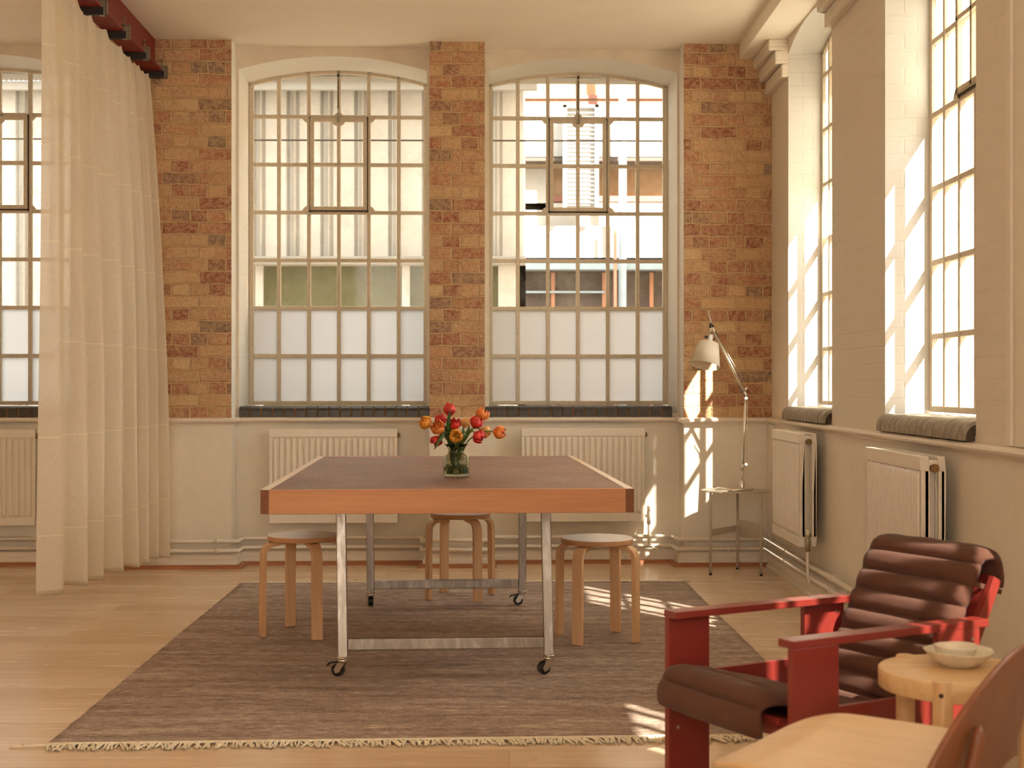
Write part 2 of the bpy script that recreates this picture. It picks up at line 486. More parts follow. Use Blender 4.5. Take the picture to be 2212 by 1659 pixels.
CEIL = 3.443
BAY = .18
GLASS_D = .62
OPEN = [(-5.878, -4.615), (-3.530, -2.281), (-1.866, -.600)]
PIERS = [(-7.4, -5.905), (-4.59, -3.549), (-2.259, -1.898), (-.585, .3)]
BAYS = [(-5.905, -4.59), (-3.549, -2.259), (-1.898, -.585)]
SPR, CRN = 3.292, 3.383
def arch_z(u, u0, u1, spr=SPR, crn=CRN):
    c = (u0+u1)/2; hw = (u1-u0)/2; sg = crn-spr
    R = (hw*hw+sg*sg)/(2*sg)
    x = max(-hw, min(hw, u-c))
    return crn-R+math.sqrt(max(0, R*R-x*x))

def arched_wall(mb, f, a0, a1, o0, o1, z0, zs, zt, t0, t1, mi_face, mi_rev, spr=SPR, crn=CRN, N=20, mi_low=0):
    """wall face from a0..a1 with one arched opening; f(a,t,z)->xyz ; reveals from t0 to t1"""
    def q(pts, mi): mb.add([f(*p) for p in pts], [tuple(range(len(pts)))], mi)
    zc = .965
    q([(a0, t0, z0), (a1, t0, z0), (a1, t0, zc), (a0, t0, zc)], mi_low)
    q([(a0, t0, zc), (o0, t0, zc), (o0, t0, zt), (a0, t0, zt)], mi_face)
    q([(o1, t0, zc), (a1, t0, zc), (a1, t0, zt), (o1, t0, zt)], mi_face)
    q([(o0, t0, zc), (o1, t0, zc), (o1, t0, zs), (o0, t0, zs)], mi_face)
    for i in range(N):
        u = o0+(o1-o0)*i/N; v = o0+(o1-o0)*(i+1)/N
        zu = arch_z(u, o0, o1, spr, crn); zv = arch_z(v, o0, o1, spr, crn)
        q([(u, t0, zu), (v, t0, zv), (v, t0, zt), (u, t0, zt)], mi_face)
        q([(u, t0, zu), (v, t0, zv), (v, t1, zv), (u, t1, zu)], mi_rev)
    q([(o0, t0, zs), (o0, t0, spr), (o0, t1, spr), (o0, t1, zs)], mi_rev)
    q([(o1, t0, zs), (o1, t0, spr), (o1, t1, spr), (o1, t1, zs)], mi_rev)
    q([(o0, t0, zs), (o1, t0, zs), (o1, t1, zs), (o0, t1, zs)], mi_rev)

# ------------------------------------------------------------------ shell: floor, ceiling, walls
mb = MB(); mb.box(-7.5, 2.6, -3, 9.85, -.12, 0)
struct(mb.build('floor', M['floor']))
mb = MB(); mb.box(-7.6, 2.2, -3, 9.9, CEIL, CEIL+.25)
struct(mb.build('ceiling', M['ceiling']))

# back wall: bays with arched openings, piers
mb = MB(); idf = lambda a, t, z: (a, t, z)
for (b0, b1), (o0, o1) in zip(BAYS, OPEN):
    arched_wall(mb, idf, b0, b1, o0, o1, 0, 1.0, CEIL+.02, BAY, GLASS_D+.05, 3, 1)
    # outer skin behind glass closes the wall thickness
for i, (p0, p1) in enumerate(PIERS):
    q = [((p0, 0), (p1, 0)), ((p0, 0), (p0, BAY)), ((p1, 0), (p1, BAY))]
    for (x0, y0), (x1, y1) in q:
        front = y0 == y1
        mb.add([(x0, y0, 0), (x1, y1, 0), (x1, y1, .966), (x0, y0, .966)], [(0, 1, 2, 3)], 0)
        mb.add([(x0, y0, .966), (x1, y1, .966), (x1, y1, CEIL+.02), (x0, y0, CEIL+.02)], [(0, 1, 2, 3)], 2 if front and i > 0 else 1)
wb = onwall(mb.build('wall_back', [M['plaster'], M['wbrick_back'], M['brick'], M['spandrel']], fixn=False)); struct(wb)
# wall mass between openings, outside leaf
mb = MB()
xs = [-7.4]+[x for o in OPEN for x in o]+[.5]
for k in range(0, len(xs), 2):
    mb.box(xs[k]+.001, xs[k+1]-.001, .66, .86, -.2, 3.6)
for o0, o1 in OPEN:
    mb.box(o0, o1, .66, .86, -.2, 1.02); mb.box(o0, o1, .66, .86, 3.36, 3.6)
mb.box(-7.4, .9, .5, .86, 3.70, 8.0)
struct(onwall(mb.build('trim_9', M['out_grey'])))

# right wall
RO = [(7.345, 8.49), (5.079, 6.305), (2.15, 3.35)]
RGX = 1.962
RSPR, RCRN = 3.25, 3.335
mb = MB(); fr = lambda a, t, z: (t, a, z)
cuts = [9.2, 6.825, 4.2, -3]
for (o0, o1), a1, a0 in zip(RO, cuts[:-1], cuts[1:]):
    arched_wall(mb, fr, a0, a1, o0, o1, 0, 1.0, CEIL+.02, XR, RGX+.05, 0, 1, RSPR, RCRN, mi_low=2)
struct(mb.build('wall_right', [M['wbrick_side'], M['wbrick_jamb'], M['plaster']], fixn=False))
mb = MB()
ys = [-3, 2.15, 3.35, 5.079, 6.305, 7.345, 8.49, 9.85]
for k in range(0, len(ys), 2):
    mb.box(1.99, 2.2, ys[k]+.001, ys[k+1]-.001, -.1, 3.6)
for o0, o1 in RO:
    mb.box(1.99, 2.2, o0, o1, -.1, 1.02); mb.box(1.99, 2.2, o0, o1, 3.31, 3.6)
struct(mb.build('trim_10', M['out_grey']))
# left wall (out of view, closes the room on the left)
mb = MB(); mb.box(-7.6, -7.45, -3.0, 9.9, 0, CEIL)
struct(mb.build('wall_left', M['plaster']))
mb = MB()
mb.box(-7.6, -1.6, -3.15, -3.0, 0, CEIL); mb.box(.4, 2.2, -3.15, -3.0, 0, CEIL)
mb.box(-1.6, .4, -3.15, -3.0, 0, 1.0); mb.box(-1.6, .4, -3.15, -3.0, 3.15, CEIL)  # opening in the unseen rear wall, shaped to let in frontal fill light
struct(mb.build('wall_rear', M['plaster']))

# ceiling downstand beam on the right with corbels
mb = MB(); mb.box(1.52, 1.80, -3, 9.06, 3.345, CEIL+.01)
struct(mb.build('trim_1', M['ceiling'], bevel=.006))
mb = MB()
for (y0, y1) in ((8.492, 9.1), (6.307, 7.343), (3.352, 5.077)):
    for k, pr in enumerate((.043, .083, .123)):
        mb.box(XR-pr, XR+.01, y0, y1, 3.107+k*.083, 3.19+k*.083+(.0 if k < 2 else -.01))
struct(mb.build('trim_2', M['wbrick_side'], bevel=.01, seg=3))
# vertical boarded duct at the near pier
mb = MB(); mb.box(XR-.012, XR+.01, 4.70, 4.745, .98, 3.1); mb.box(XR-.012, XR+.01, 4.3, 4.655, .98, 3.1)
struct(mb.build('trim_3', M['plaster'], bevel=.002))

# plan path of the wall foot, room side, in world space
def w2(p): v = MW @ Vector((p[0], p[1], 0)); return (v.x, v.y)
PB = [(-7.3, 0), (-5.905, 0), (-5.905, BAY), (-4.59, BAY), (-4.59, 0), (-3.549, 0), (-3.549, BAY), (-2.259, BAY), (-2.259, 0), (-1.898, 0), (-1.898, BAY), (-.585, BAY), (-.585, 0), (0, 0)]
PATHB = [w2(p) for p in PB]
PATHR = [(XR, YB), (XR, -2.5)]
def sweep(mb, path, prof, side=1, mi=0, closed_prof=True, smooth=False, round_c=False):
    """profile (offset to the room, z) swept with mitred corners; room is to the right of travel (side=1)"""
    n = len(path); rows = []
    for i in range(n):
        p = Vector(path[i])
        d0 = (p-Vector(path[i-1])).normalized() if i > 0 else None
        d1 = (Vector(path[i+1])-p).normalized() if i < n-1 else None
        if d0 is None: d0 = d1
        if d1 is None: d1 = d0
        n0 = Vector((d0.y, -d0.x))*side; n1 = Vector((d1.y, -d1.x))*side
        m = (n0+n1); m = m/m.length_squared*2 if m.length > .01 else n0
        rows.append([(p.x+m.x*o, p.y+m.y*o, z) for o, z in prof])
    mb.grid(rows, mi, smooth, cv=closed_prof)
    if closed_prof:
        mb.add(rows[0], [tuple(range(len(prof)))], mi); mb.add(rows[-1], [tuple(range(len(prof)))[::-1]], mi)
    return mb
skirt = [(0, 0.0), (.052, 0.0), (.052, .012), (.044, .016), (.044, .052), (.040, .055), (.040, .057), (.036, .06), (.036, .084), (.03, .094), (0, .094)]
mb = sweep(MB(), PATHB+[PATHR[0]][:0], skirt)
struct(mb.build('baseboard_back', M['gloss_white']))
mb = sweep(MB(), PATHR, [(0, 0), (.05, 0), (.05, .012), (.04, .018), (.04, .05), (.036, .053), (.036, .082), (.032, .085), (.032, .118), (.026, .128), (0, .128)])
struct(mb.build('baseboard_right', M['gloss_white']))
mb = sweep(MB(), PATHB, [(.05, 0), (.078, 0), (.074, .012), (.064, .021), (.05, .025)])
struct(mb.build('trim_4', M['quad']))
dado = [(0, .93), (.006, .93), (.010, .940), (.024, .944), (.038, .950), (.043, .960), (.040, .970), (.03, .976), (0, .978)]
struct(sweep(MB(), PATHB, dado).build('trim_5', M['gloss_white']))
struct(sweep(MB(), PATHR, dado).build('trim_6', M['gloss_white']))
# boxing-in strip in the right corner
mb = MB(); mb.box(XR-.03, XR, YB-.10, YB+.02, .12, .93)
struct(mb.build('trim_7', M['gloss_white'], bevel=.004))

# ------------------------------------------------------------------ windows
def glazing(name, f, o0, o1, rows_z, frost_rows, casement=True, spr=SPR, crn=CRN, cols=6, tdir=1, gt=GLASS_D, fr_above=None, parent_wall=True, lab=None):
    root = empty(name); root['kind'] = 'structure'
    if parent_wall: onwall(root)
    W = o1-o0; z0 = rows_z[0]
    bw = .026
    mb = MB()
    def boxf(a0, a1, t0, t1, zz0, zz1, m=mb, mi=0):
        vs = [f(a, t, z) for z in (zz0, zz1) for a, t in ((a0, t0), (a1, t0), (a1, t1), (a0, t1))]
        m.add(vs, [(0, 3, 2, 1), (4, 5, 6, 7), (0, 1, 5, 4), (1, 2, 6, 5), (2, 3, 7, 6), (3, 0, 4, 7)], mi)
    tf = gt-.022; tb = gt+.012
    # vertical bars
    for k in range(cols+1):
        a = o0+W*k/cols
        wv = bw if 0 < k < cols else .034
        aa = min(max(a, o0+wv/2), o1-wv/2)
        boxf(aa-wv/2, aa+wv/2, tf, tb, z0, arch_z(aa, o0, o1, spr, crn)+.004)
    for i, z in enumerate(rows_z):
        hh = bw if i else .04
        boxf(o0, o1, tf+.003, tb-.002, z-hh/2+(.012 if i == 0 else 0), z+hh/2)
    # head following the arch
    N = 24
    for i in range(N):
        u = o0+W*i/N; v = o0+W*(i+1)/N
        zu = arch_z(u, o0, o1, spr, crn); zv = arch_z(v, o0, o1, spr, crn)
        vs = [f(u, tf, zu-.022), f(v, tf, zv-.022), f(v, tb, zv-.022), f(u, tb, zu-.022), f(u, tf, zu+.006), f(v, tf, zv+.006), f(v, tb, zv+.006), f(u, tb, zu+.006)]
        mb.add(vs, [(0, 3, 2, 1), (4, 5, 6, 7), (0, 1, 5, 4), (1, 2, 6, 5), (2, 3, 7, 6), (3, 0, 4, 7)])
    mb.build('window_frame', M['iron_cream'], root, bevel=.004)
    if casement:
        # pivoting casement: two columns, two rows
        a0 = o0+W*2/6; a1 = o0+W*4/6; c0 = rows_z[4]; c1 = rows_z[6]
        cm = MB(); fw = .024
        g = .014
        A0, A1, C0, C1 = a0+g, a1-g, c0+g+.002, c1-g
        t0, t1 = gt-.040, gt-.018
        for r in ((A0, A0+fw, C0, C1), (A1-fw, A1, C0, C1), (A0, A1, C0, C0+fw), (A0, A1, C1-fw, C1), ((a0+a1)/2-.012, (a0+a1)/2+.012, C0, C1), (A0, A1, (c0+c1)/2-.011, (c0+c1)/2+.011)):
            boxf(r[0], r[1], t0, t1, r[2], r[3], cm)
        cs = cm.build('casement', M['iron_cream'], root, bevel=.003)
        # dark gap round the casement
        dm = MB()
        for r in ((a0+.006, a0+g, c0, c1), (a1-g, a1-.004, c0, c1), (a0, a1, c0+.004, c0+g+.002), (a0, a1, c1-g, c1-.008)):
            boxf(r[0], r[1], gt-.026, gt-.020, r[2], r[3], dm)
        dm.build('casement_gap', M['iron_dark'], cs)
        # quadrant corner brackets
        bm_ = MB()
        def quad(a, z, sa, sz, R=.045, t=gt-.03):
            pts = [(a, z)]+[(a+sa*R*math.cos(q*PI/12), z+sz*R*math.sin(q*PI/12)) for q in range(7)]
            n_ = len(pts)
            vs = [f(p[0], t, p[1]) for p in pts]+[f(p[0], t+.012, p[1]) for p in pts]
            bm_.add(vs, [tuple(range(n_)), tuple(range(n_, 2*n_))[::-1]]+[(i, (i+1) % n_, (i+1) % n_+n_, i+n_) for i in range(n_)])
        quad(a0, c0, -1, 1); quad(a1, c0, 1, 1); quad(a0, c1, -1, -1); quad(a1, c1, 1, -1)
        mid = (a0+a1)/2
        quad(mid, c1-.02, -1, -1, .05, gt-.045); quad(mid, c1-.02, 1, -1, .05, gt-.045); quad(mid, c1, -1, 1, .03); quad(mid, c1, 1, 1, .03)
        bm_.build('corner_bracket', M['iron_cream'], cs)
        lm = MB()
        lm.tube([f(mid, gt-.06, c1-.045), f(mid, gt-.065, c1+.0)], .010, 10)
        lm.tube([f(mid, gt-.07, c1+.0), f(mid, gt-.05, c1+.05)], .006, 8)
        lm.build('latch', M['zinc'], cs)
        km = MB(); km.tube([f(mid-.003, gt-.045, c1+.03), f(mid, gt-.045, crn-.06)], .0035, 6); km.tube([f(mid, gt-.05, crn-.05), f(mid, gt-.05, crn-.03)], .008, 8)
        km.build('latch_cord', M['iron_dark'], cs)
    # glass
    def pane_poly(za, zb, arch=False):
        if not arch: return [(o0, za), (o1, za), (o1, zb), (o0, zb)]
        pts = [(o0, za), (o1, za)]
        for i in range(N+1):
            u = o1-W*i/N; pts.append((u, arch_z(u, o0, o1, spr, crn)))
        return pts
    def slab(mb2, poly):
        n_ = len(poly)
        vs = [f(p[0], gt-.002, p[1]) for p in poly]+[f(p[0], gt+.002, p[1]) for p in poly]
        mb2.add(vs[:n_], [tuple(range(n_))])
    fz = rows_z[frost_rows]
    if fr_above is None:
        g1 = MB(); slab(g1, pane_poly(z0, fz)); g1.build('frosted_glass', M['frost'], root)
        g2 = MB(); slab(g2, pane_poly(fz, 0, True)); g2.build('window_glass', M['glass'], root)
    else:
        g1 = MB(); slab(g1, pane_poly(fr_above, 0, True))
        if o1 > 8: slab(g1, [(o0, 2.09), (7.88, 2.09), (7.88, fr_above), (o0, fr_above)])  # hidden frosted panes added to keep sun off the bay wall
        g1.build('frosted_glass', M['frost_hi'], root)
        g2 = MB(); slab(g2, pane_poly(z0, fr_above)) if o1 < 8 else (slab(g2, [(o0, z0), (o1, z0), (o1, 2.09), (o0, 2.09)]), slab(g2, [(7.88, 2.09), (o1, 2.09), (o1, fr_above), (7.88, fr_above)])); g2.build('window_glass', M['glass'], root)
    return root

ROWZ = [1.06+.3337*k for k in range(7)]
wins = []
for k, (o0, o1) in enumerate(OPEN):
    wins.append(glazing('window_%d' % (k+1), idf, o0, o1, ROWZ, 2))
for k, (o0, o1) in enumerate(RO):
    wins.append(glazing('window_%d' % (k+4), fr, o0, o1, [1.075+.338*j for j in range(7)], 0, casement=(k > 0), spr=RSPR, crn=RCRN, gt=RGX, fr_above=2.427, parent_wall=False))

# brick window sills with bullnose edge
def sill(f, a0, a1, tfront, tback, ztop, zbot, n, rad, mats, parent, name='window_sill', gap=.007):
    mb = MB()
    def prof(dr):
        pts = [(tback, ztop-dr)]
        for q in range(9):
            an = PI/2+q*PI/16*1.0
            pts.append((tfront+rad+dr+(rad)*math.cos(an)*1.0, ztop-dr-rad+rad*math.sin(an)))
        pts.append((tfront+dr, zbot)); pts.append((tback, zbot))
        return pts
    def ext(u0, u1, pr, mi, sm=True):
        m = len(pr)
        vs = [f(u0, t, z) for t, z in pr]+[f(u1, t, z) for t, z in pr]
        mb.add(vs, [(i, (i+1) % m, (i+1) % m+m, i+m) for i in range(m)], mi, False)
        mb.add(vs[:m], [tuple(range(m))[::-1]], mi); mb.add(vs[m:], [tuple(range(m))], mi)
    ext(a0+.004, a1-.004, prof(.006 if gap < .01 else .012), 1)
    W = (a1-a0)/n
    rnd = random.Random(int(a0*100) % 97)
    for k in range(n):
        ext(a0+W*k+gap/2, a0+W*(k+1)-gap/2, prof(rnd.uniform(-.0015, .0015)), 0)
    o = mb.build(name, mats, parent, bevel=.003)
    return o
sill(idf, -5.87, -4.60, BAY-.03, GLASS_D-.01, 1.048, .973, 17, .035, [M['blue_brick'], M['mortar']], wins[0])
sill(idf, -3.528, -2.262, BAY-.03, GLASS_D-.01, 1.048, .973, 17, .035, [M['blue_brick'], M['mortar']], wins[1])
sill(idf, -1.895, -.635, BAY-.03, GLASS_D-.01, 1.048, .973, 17, .035, [M['blue_brick'], M['mortar']], wins[2])
for k, (o0, o1) in enumerate(RO):
    sill(fr, o0+.004, o1-.004, XR-.045, RGX-.01, 1.058, .982, 16, .055, [M['grey_brick'], M['grey_mortar']], wins[3+k], gap=.016)

# ------------------------------------------------------------------ heating pipes
def pipe(name, off, z, label):
    path = [w2(p) for p in PB]+[(XR, -2.5)]
    # replace shared corner by proper mitre
    mb = MB()
    prof = [(off+.0145*math.cos(2*PI*k/12), z+.0145*math.sin(2*PI*k/12)) for k in range(12)]
    sweep(mb, path, prof, smooth=True)
    root = mb.build(name, M['gloss_white'])
    for k, u in enumerate((-3.63, -2.85, -1.25, -.3)):
        c = MB(); dd = 0 if k in (0, 3) else BAY
        c.tube([(u-.012, dd-off, z), (u+.012, dd-off, z)], .019, 12); c.box(u-.006, u+.006, dd-off, dd, z-.006, z+.006)
        o = c.build('pipe_clip', M['gloss_white'], None); o.parent = root
        o.matrix_local = MW.copy()
    for y in (8.3, 7.15):
        c = MB(); c.tube([(XR-off, y-.014, z), (XR-off, y+.014, z)], .019, 12); c.box(XR-off, XR, y-.005, y+.005, z-.006, z+.02)
        c.build('pipe_clip', M['gloss_white'], root)
    return tag(root, label, 'pipe', 'heating pipes along the wall foot')
pipe('heating_pipe', .048, .178, 'upper of two cream heating pipes running round the foot of the walls')
pipe('heating_pipe', .052, .116, 'lower of two cream heating pipes, just above the skirting board')

# ------------------------------------------------------------------ radiators
def rad_panel(w, h, ribs, name, parent, y0, depth=.022, rimt=.055, rimb=.055, amp=.010):
    """ribbed steel panel; front towards -y at y0"""
    mb = MB()
    xs = []; m = .022
    pitch = (w-2*m)/ribs
    for k in range(ribs):
        a = m+k*pitch
        xs += [(a+pitch*.10, 0), (a+pitch*.24, amp), (a+pitch*.76, amp), (a+pitch*.90, 0)]
    xs = [(0.0, amp*.6), (m*.9, amp*.6)]+xs+[(w-m*.9, amp*.6), (w, amp*.6)]
    zs = [rimb, rimb+.018, h-rimt-.018, h-rimt]
    P = []
    for i, z in enumerate(zs):
        P.append([(x, y0-(b if i in (1, 2) else amp*.6 if b == amp*.6 else 0), z) for x, b in xs])
    mb.grid(P, 0, False)
    # rims, sides and back
    mb.box(0, w, y0-amp*.8, y0+depth, 0, rimb); mb.box(0, w, y0-amp*.8, y0+depth, h-rimt, h)
    mb.box(0, .008, y0-amp*.6, y0+depth, rimb, h-rimt); mb.box(w-.008, w, y0-amp*.6, y0+depth, rimb, h-rimt)
    mb.box(0, w, y0+.006, y0+depth, rimb, h-rimt)
    return mb.build(name, M['radiator'], parent, bevel=.004)
def radiator(loc, rz, w, h, ribs, double, label, valve_x):
    root = empty('radiator', loc, rz)
    tag(root, label, 'radiator')
    rad_panel(w, h, ribs, 'panel', root, 0, amp=.016 if double else .012)
    back = .075 if double else .03
    if double:
        b = rad_panel(w, h, ribs, 'rear_panel', root, .062, amp=.006)
        fm = MB()
        nf = ribs*2
        P = []
        for z in (.06, h-.06):
            P.append([(.02+(w-.04)*k/nf, .026+(.028 if (k//1) % 2 else 0), z) for k in range(nf+1)])
        fm.grid(P, 0, False); fm.build('convector_fins', M['radiator'], root, shell=.001)
        # header connecting both panels at each end
        for x, z in ((w-.02, h-.03), (.02, .04), (w-.02, .04)):
            hm = MB(); hm.tube([(x, .0, z), (x, .07, z)], .016, 14)
            hm.build('header', M['radiator'], root)
    # bleed plug
    pm = MB(); pm.tube([(w-.004, .042 if double else .012, h-.045), (w+.014, .042 if double else .012, h-.045)], .016, 16)
    pm.tube([(w+.014, .042 if double else .012, h-.045), (w+.018, .042 if double else .012, h-.045)], .007, 6)
    pm.build('bleed_plug', M['brass'], root)
    # valve and tail
    if valve_x is not None:
        vm = MB(); yv = .03
        vm.tube([(w-.01, yv, .035), (w+.03, yv, .035)], .010, 12)
        vm.tube([(w+.03, yv, .065), (w+.03, yv, -.02)], .014, 12)
        v = vm.build('valve', M['zinc'] if double else M['gloss_white'], root)
        cm = MB(); cm.tube([(w+.03, yv, .065), (w+.03, yv, .10)], .012, 10); cm.build('valve_cap', M['ceramic'], v)
        tm = MB(); tm.tube([(w+.03, yv, -.02), (w+.03, yv, -.10), (w+.035, yv+.0, -.15), (w+.07, yv+.0, -.19)], .008, 10)
        tm.build('feed_pipe', M['gloss_white'], root)
    for x in (w*.2, w*.8):
        bm_ = MB(); bm_.box(x-.02, x+.02, back, back+.04, .1, h-.1)
        bm_.build('wall_bracket', M['radiator'], root)
    return root
def wp(u, d, z): return tuple(MW @ Vector((u, d, z)))
radiator(wp(-3.317, BAY-.09, .280), TH, .842, .622, 20, False, 'long cream radiator under the left arched window, behind the table', None)
radiator(wp(-1.653, BAY-.09, .284), TH, .824, .622, 20, False, 'long cream radiator under the right-hand arched window, behind the table', 1)
radiator(wp(-5.68, BAY-.09, .27), TH, .84, .63, 20, False, 'cream radiator behind the curtain at the left edge', None)
# right wall radiators: local +x runs towards the camera (-Y), front faces -X
RZ = -PI/2
radiator((1.598, 8.23, .303), RZ, .75, .622, 22, True, 'cream double-panel radiator in the far corner of the right wall', 1)
radiator((1.598, 6.08, .290), RZ, .81, .625, 24, True, 'cream double-panel radiator behind the red armchair', 1)

# ------------------------------------------------------------------ steel beam and curtain
UB = -4.05
beam = empty('steel_beam'); onwall(beam)
tag(beam, 'dark red painted steel beam under the ceiling above the curtain', 'beam')
mb = MB(); mb.box(UB-.005, UB+.005, -9, .12, 3.24, CEIL+.005); mb.build('web', M['red_steel'], beam)
mb = MB(); mb.box(UB-.06, UB+.062, -9, .0, 3.224, 3.242); mb.build('bottom_flange', M['red_steel'], beam, bevel=.002)
for k in range(8):
    d = -.03-.5*k
    mb = MB(); mb.box(UB-.12, UB+.075, d-.021, d+.021, 3.182, 3.224)
    c = mb.build('cross_bar', M['black'], beam, bevel=.002)
    mb = MB()
    mb.box(UB+.052, UB+.092, d-.015, d+.015, 3.180, 3.192); mb.box(UB+.082, UB+.092, d-.015, d+.015, 3.18, 3.262)
    mb.box(UB+.052, UB+.092, d-.015, d-.010, 3.192, 3.262); mb.box(UB+.052, UB+.092, d+.010, d+.015, 3.192, 3.262); mb.box(UB+.045, UB+.092, d-.015, d+.015, 3.252, 3.262)
    cl = mb.build('beam_clamp', M['zinc'], beam)
    mb = MB(); mb.tube([(UB+.058, d, 3.244), (UB+.058, d, 3.30)], .004, 8); mb.tube([(UB+.058, d, 3.298), (UB+.058, d, 3.305)], .009, 6)
    mb.build('clamp_bolt', M['zinc'], cl)
mb = MB(); mb.box(UB-.075, UB-.045, -4.5, -.05, 3.165, 3.182)
mb.build('curtain_track', M['black'], beam)

def curtain():
    L1, L0, NP, K = -2.38, -.10, 8, 44
    rnd = random.Random(3)
    wd = [1.35, 1.15, .95, 1.3, .9, .8, .75, .7]; tot = sum(wd); wd = [x*(L0-L1)/tot for x in wd]
    jit = [rnd.uniform(.8, 1.15) for _ in wd]
    P = []; NZ = 60
    for j in range(NZ+1):
        v = j/NZ; raw = []; y0 = L1
        for k in range(NP):
            A = (.017+.030*v**.8)*jit[k]*(wd[k]/.26)
            sh = .02*math.sin(2.2*v+k*1.7)
            for i in range(K):
                p = i/K
                if p < .42: x = -A+2*A*(p/.42); y = y0+wd[k]*.12*(p/.42)
                else: q = (p-.42)/.58; x = A-2*A*q; y = y0+wd[k]*(.12+.88*q)
                x += (.006*math.sin(2*PI*3*p+k)*(1-v)**2 if p < .42 else .004*math.sin(9*v+k))
                raw.append((x+.004*math.sin(5*v+k*2.1), y+sh*math.sin(PI*k/NP)*.5, k+p))
            y0 += wd[k]
        raw.append((0, L0, NP))
        n_ = len(raw); row = []
        for i in range(n_):
            lo = max(0, i-3); hi = min(n_-1, i+3); m = hi-lo+1
            x = sum(raw[q][0] for q in range(lo, hi+1))/m; y = sum(raw[q][1] for q in range(lo, hi+1))/m
            kk = raw[i][2]; s = 1-kk/NP      # 0 far .. 1 near
            bow = .125*math.sin(min(1, v*1.4)*PI/2)*(1-.9*s)
            zt = 3.165-.014*abs(math.sin(kk*PI*2))
            zb = .10+.085*s+.008*math.sin(kk*2.3)
            row.append((-4.045+.01*s+bow+x, y, zt+(zb-zt)*v))
        P.append(row)
    mb = MB(); mb.grid(P, 0, True)
    o = mb.build('curtain', M['curtain'], fixn=False); onwall(o)
    tag(o, 'sheer cream linen curtain hanging in soft folds from the red beam', 'curtain')
    hem = MB(); R = P[-1]
    hem.grid([[(p[0], p[1], p[2]) for p in R], [(p[0]+.002, p[1], p[2]+.022) for p in R]], 0, True)
    hem.build('hem', M['curtain'], o, fixn=False, shell=.003)
curtain()

# ------------------------------------------------------------------ rug
RC = [(-1.525, 4.50), (1.12, 4.63), (1.061, 8.24), (-1.605, 8.164)]
def rug():
    mb = MB(); nx, ny = 60, 80; P = []
    rnd = random.Random(5)
    jl = [rnd.uniform(-.003, .003) for _ in range(ny+1)]; jr = [rnd.uniform(-.003, .003) for _ in range(ny+1)]
    for j in range(ny+1):
        t = j/ny; row = []
        for i in range(nx+1):
            s = i/nx
            x = (RC[0][0]*(1-s)+RC[1][0]*s)*(1-t)+(RC[3][0]*(1-s)+RC[2][0]*s)*t
            y = (RC[0][1]*(1-s)+RC[1][1]*s)*(1-t)+(RC[3][1]*(1-s)+RC[2][1]*s)*t
            if i == 0: x += jl[j]
            if i == nx: x += jr[j]
            bump = .0015*math.sin(7*x+3*y)+.006*math.exp(-((x+.14)**2/.03+(y-5.80)**2/.012))
            row.append((x, y, .0075+bump))
        P.append(row)
    mb.grid(P, 0, True)
    B = [[(x, y, .001) for x, y, z in r] for r in P]
    mb.grid([P[0], B[0]]); mb.grid([P[-1], B[-1]]); mb.grid([[r[0] for r in P], [r[0] for r in B]]); mb.grid([[r[-1] for r in P], [r[-1] for r in B]])
    o = mb.build('rug', M['rug'])
    tag(o, 'large brown flat-woven rug with cream fringed ends under the table', 'rug')
    for (p, q, dy, L, seed) in ((RC[0], RC[1], -1, .07, 1), (RC[3], RC[2], 1, .045, 2)):
        fm = MB(); rnd = random.Random(seed)
        n = 420
        for k in range(n):
            s = (k+rnd.uniform(0, .6))/n
            x = p[0]+(q[0]-p[0])*s; y = p[1]+(q[1]-p[1])*s
            l = L*rnd.uniform(.55, 1.15); sl = rnd.uniform(-.03, .03)+.012
            z1 = rnd.uniform(.003, .009)
            fm.tube([(x, y-dy*.004, .007), (x+sl*.4+rnd.uniform(-.006, .006), y+dy*l*.4, .006+z1*.6), (x+sl, y+dy*l, .004)], .0036, 4, caps=False)
        # knotted edge
        fm.tube([(p[0]+(q[0]-p[0])*i/30, p[1]+(q[1]-p[1])*i/30+dy*.002, .008) for i in range(31)], .005, 6)
        fo = fm.build('fringe', M['fringe'], o); fo['kind'] = 'stuff'
    fm = MB(); fm.tube([(RC[0][0]+.02, 4.49, .006), (RC[0][0]-.05, 4.475, .008), (RC[0][0]-.11, 4.47, .005)], .004, 5)
    fm.tube([(RC[0][0]-.05, 4.475, .008), (RC[0][0]-.08, 4.50, .008)], .003, 5)
    fm.build('corner_tassel', M['fringe'], o)
rug()

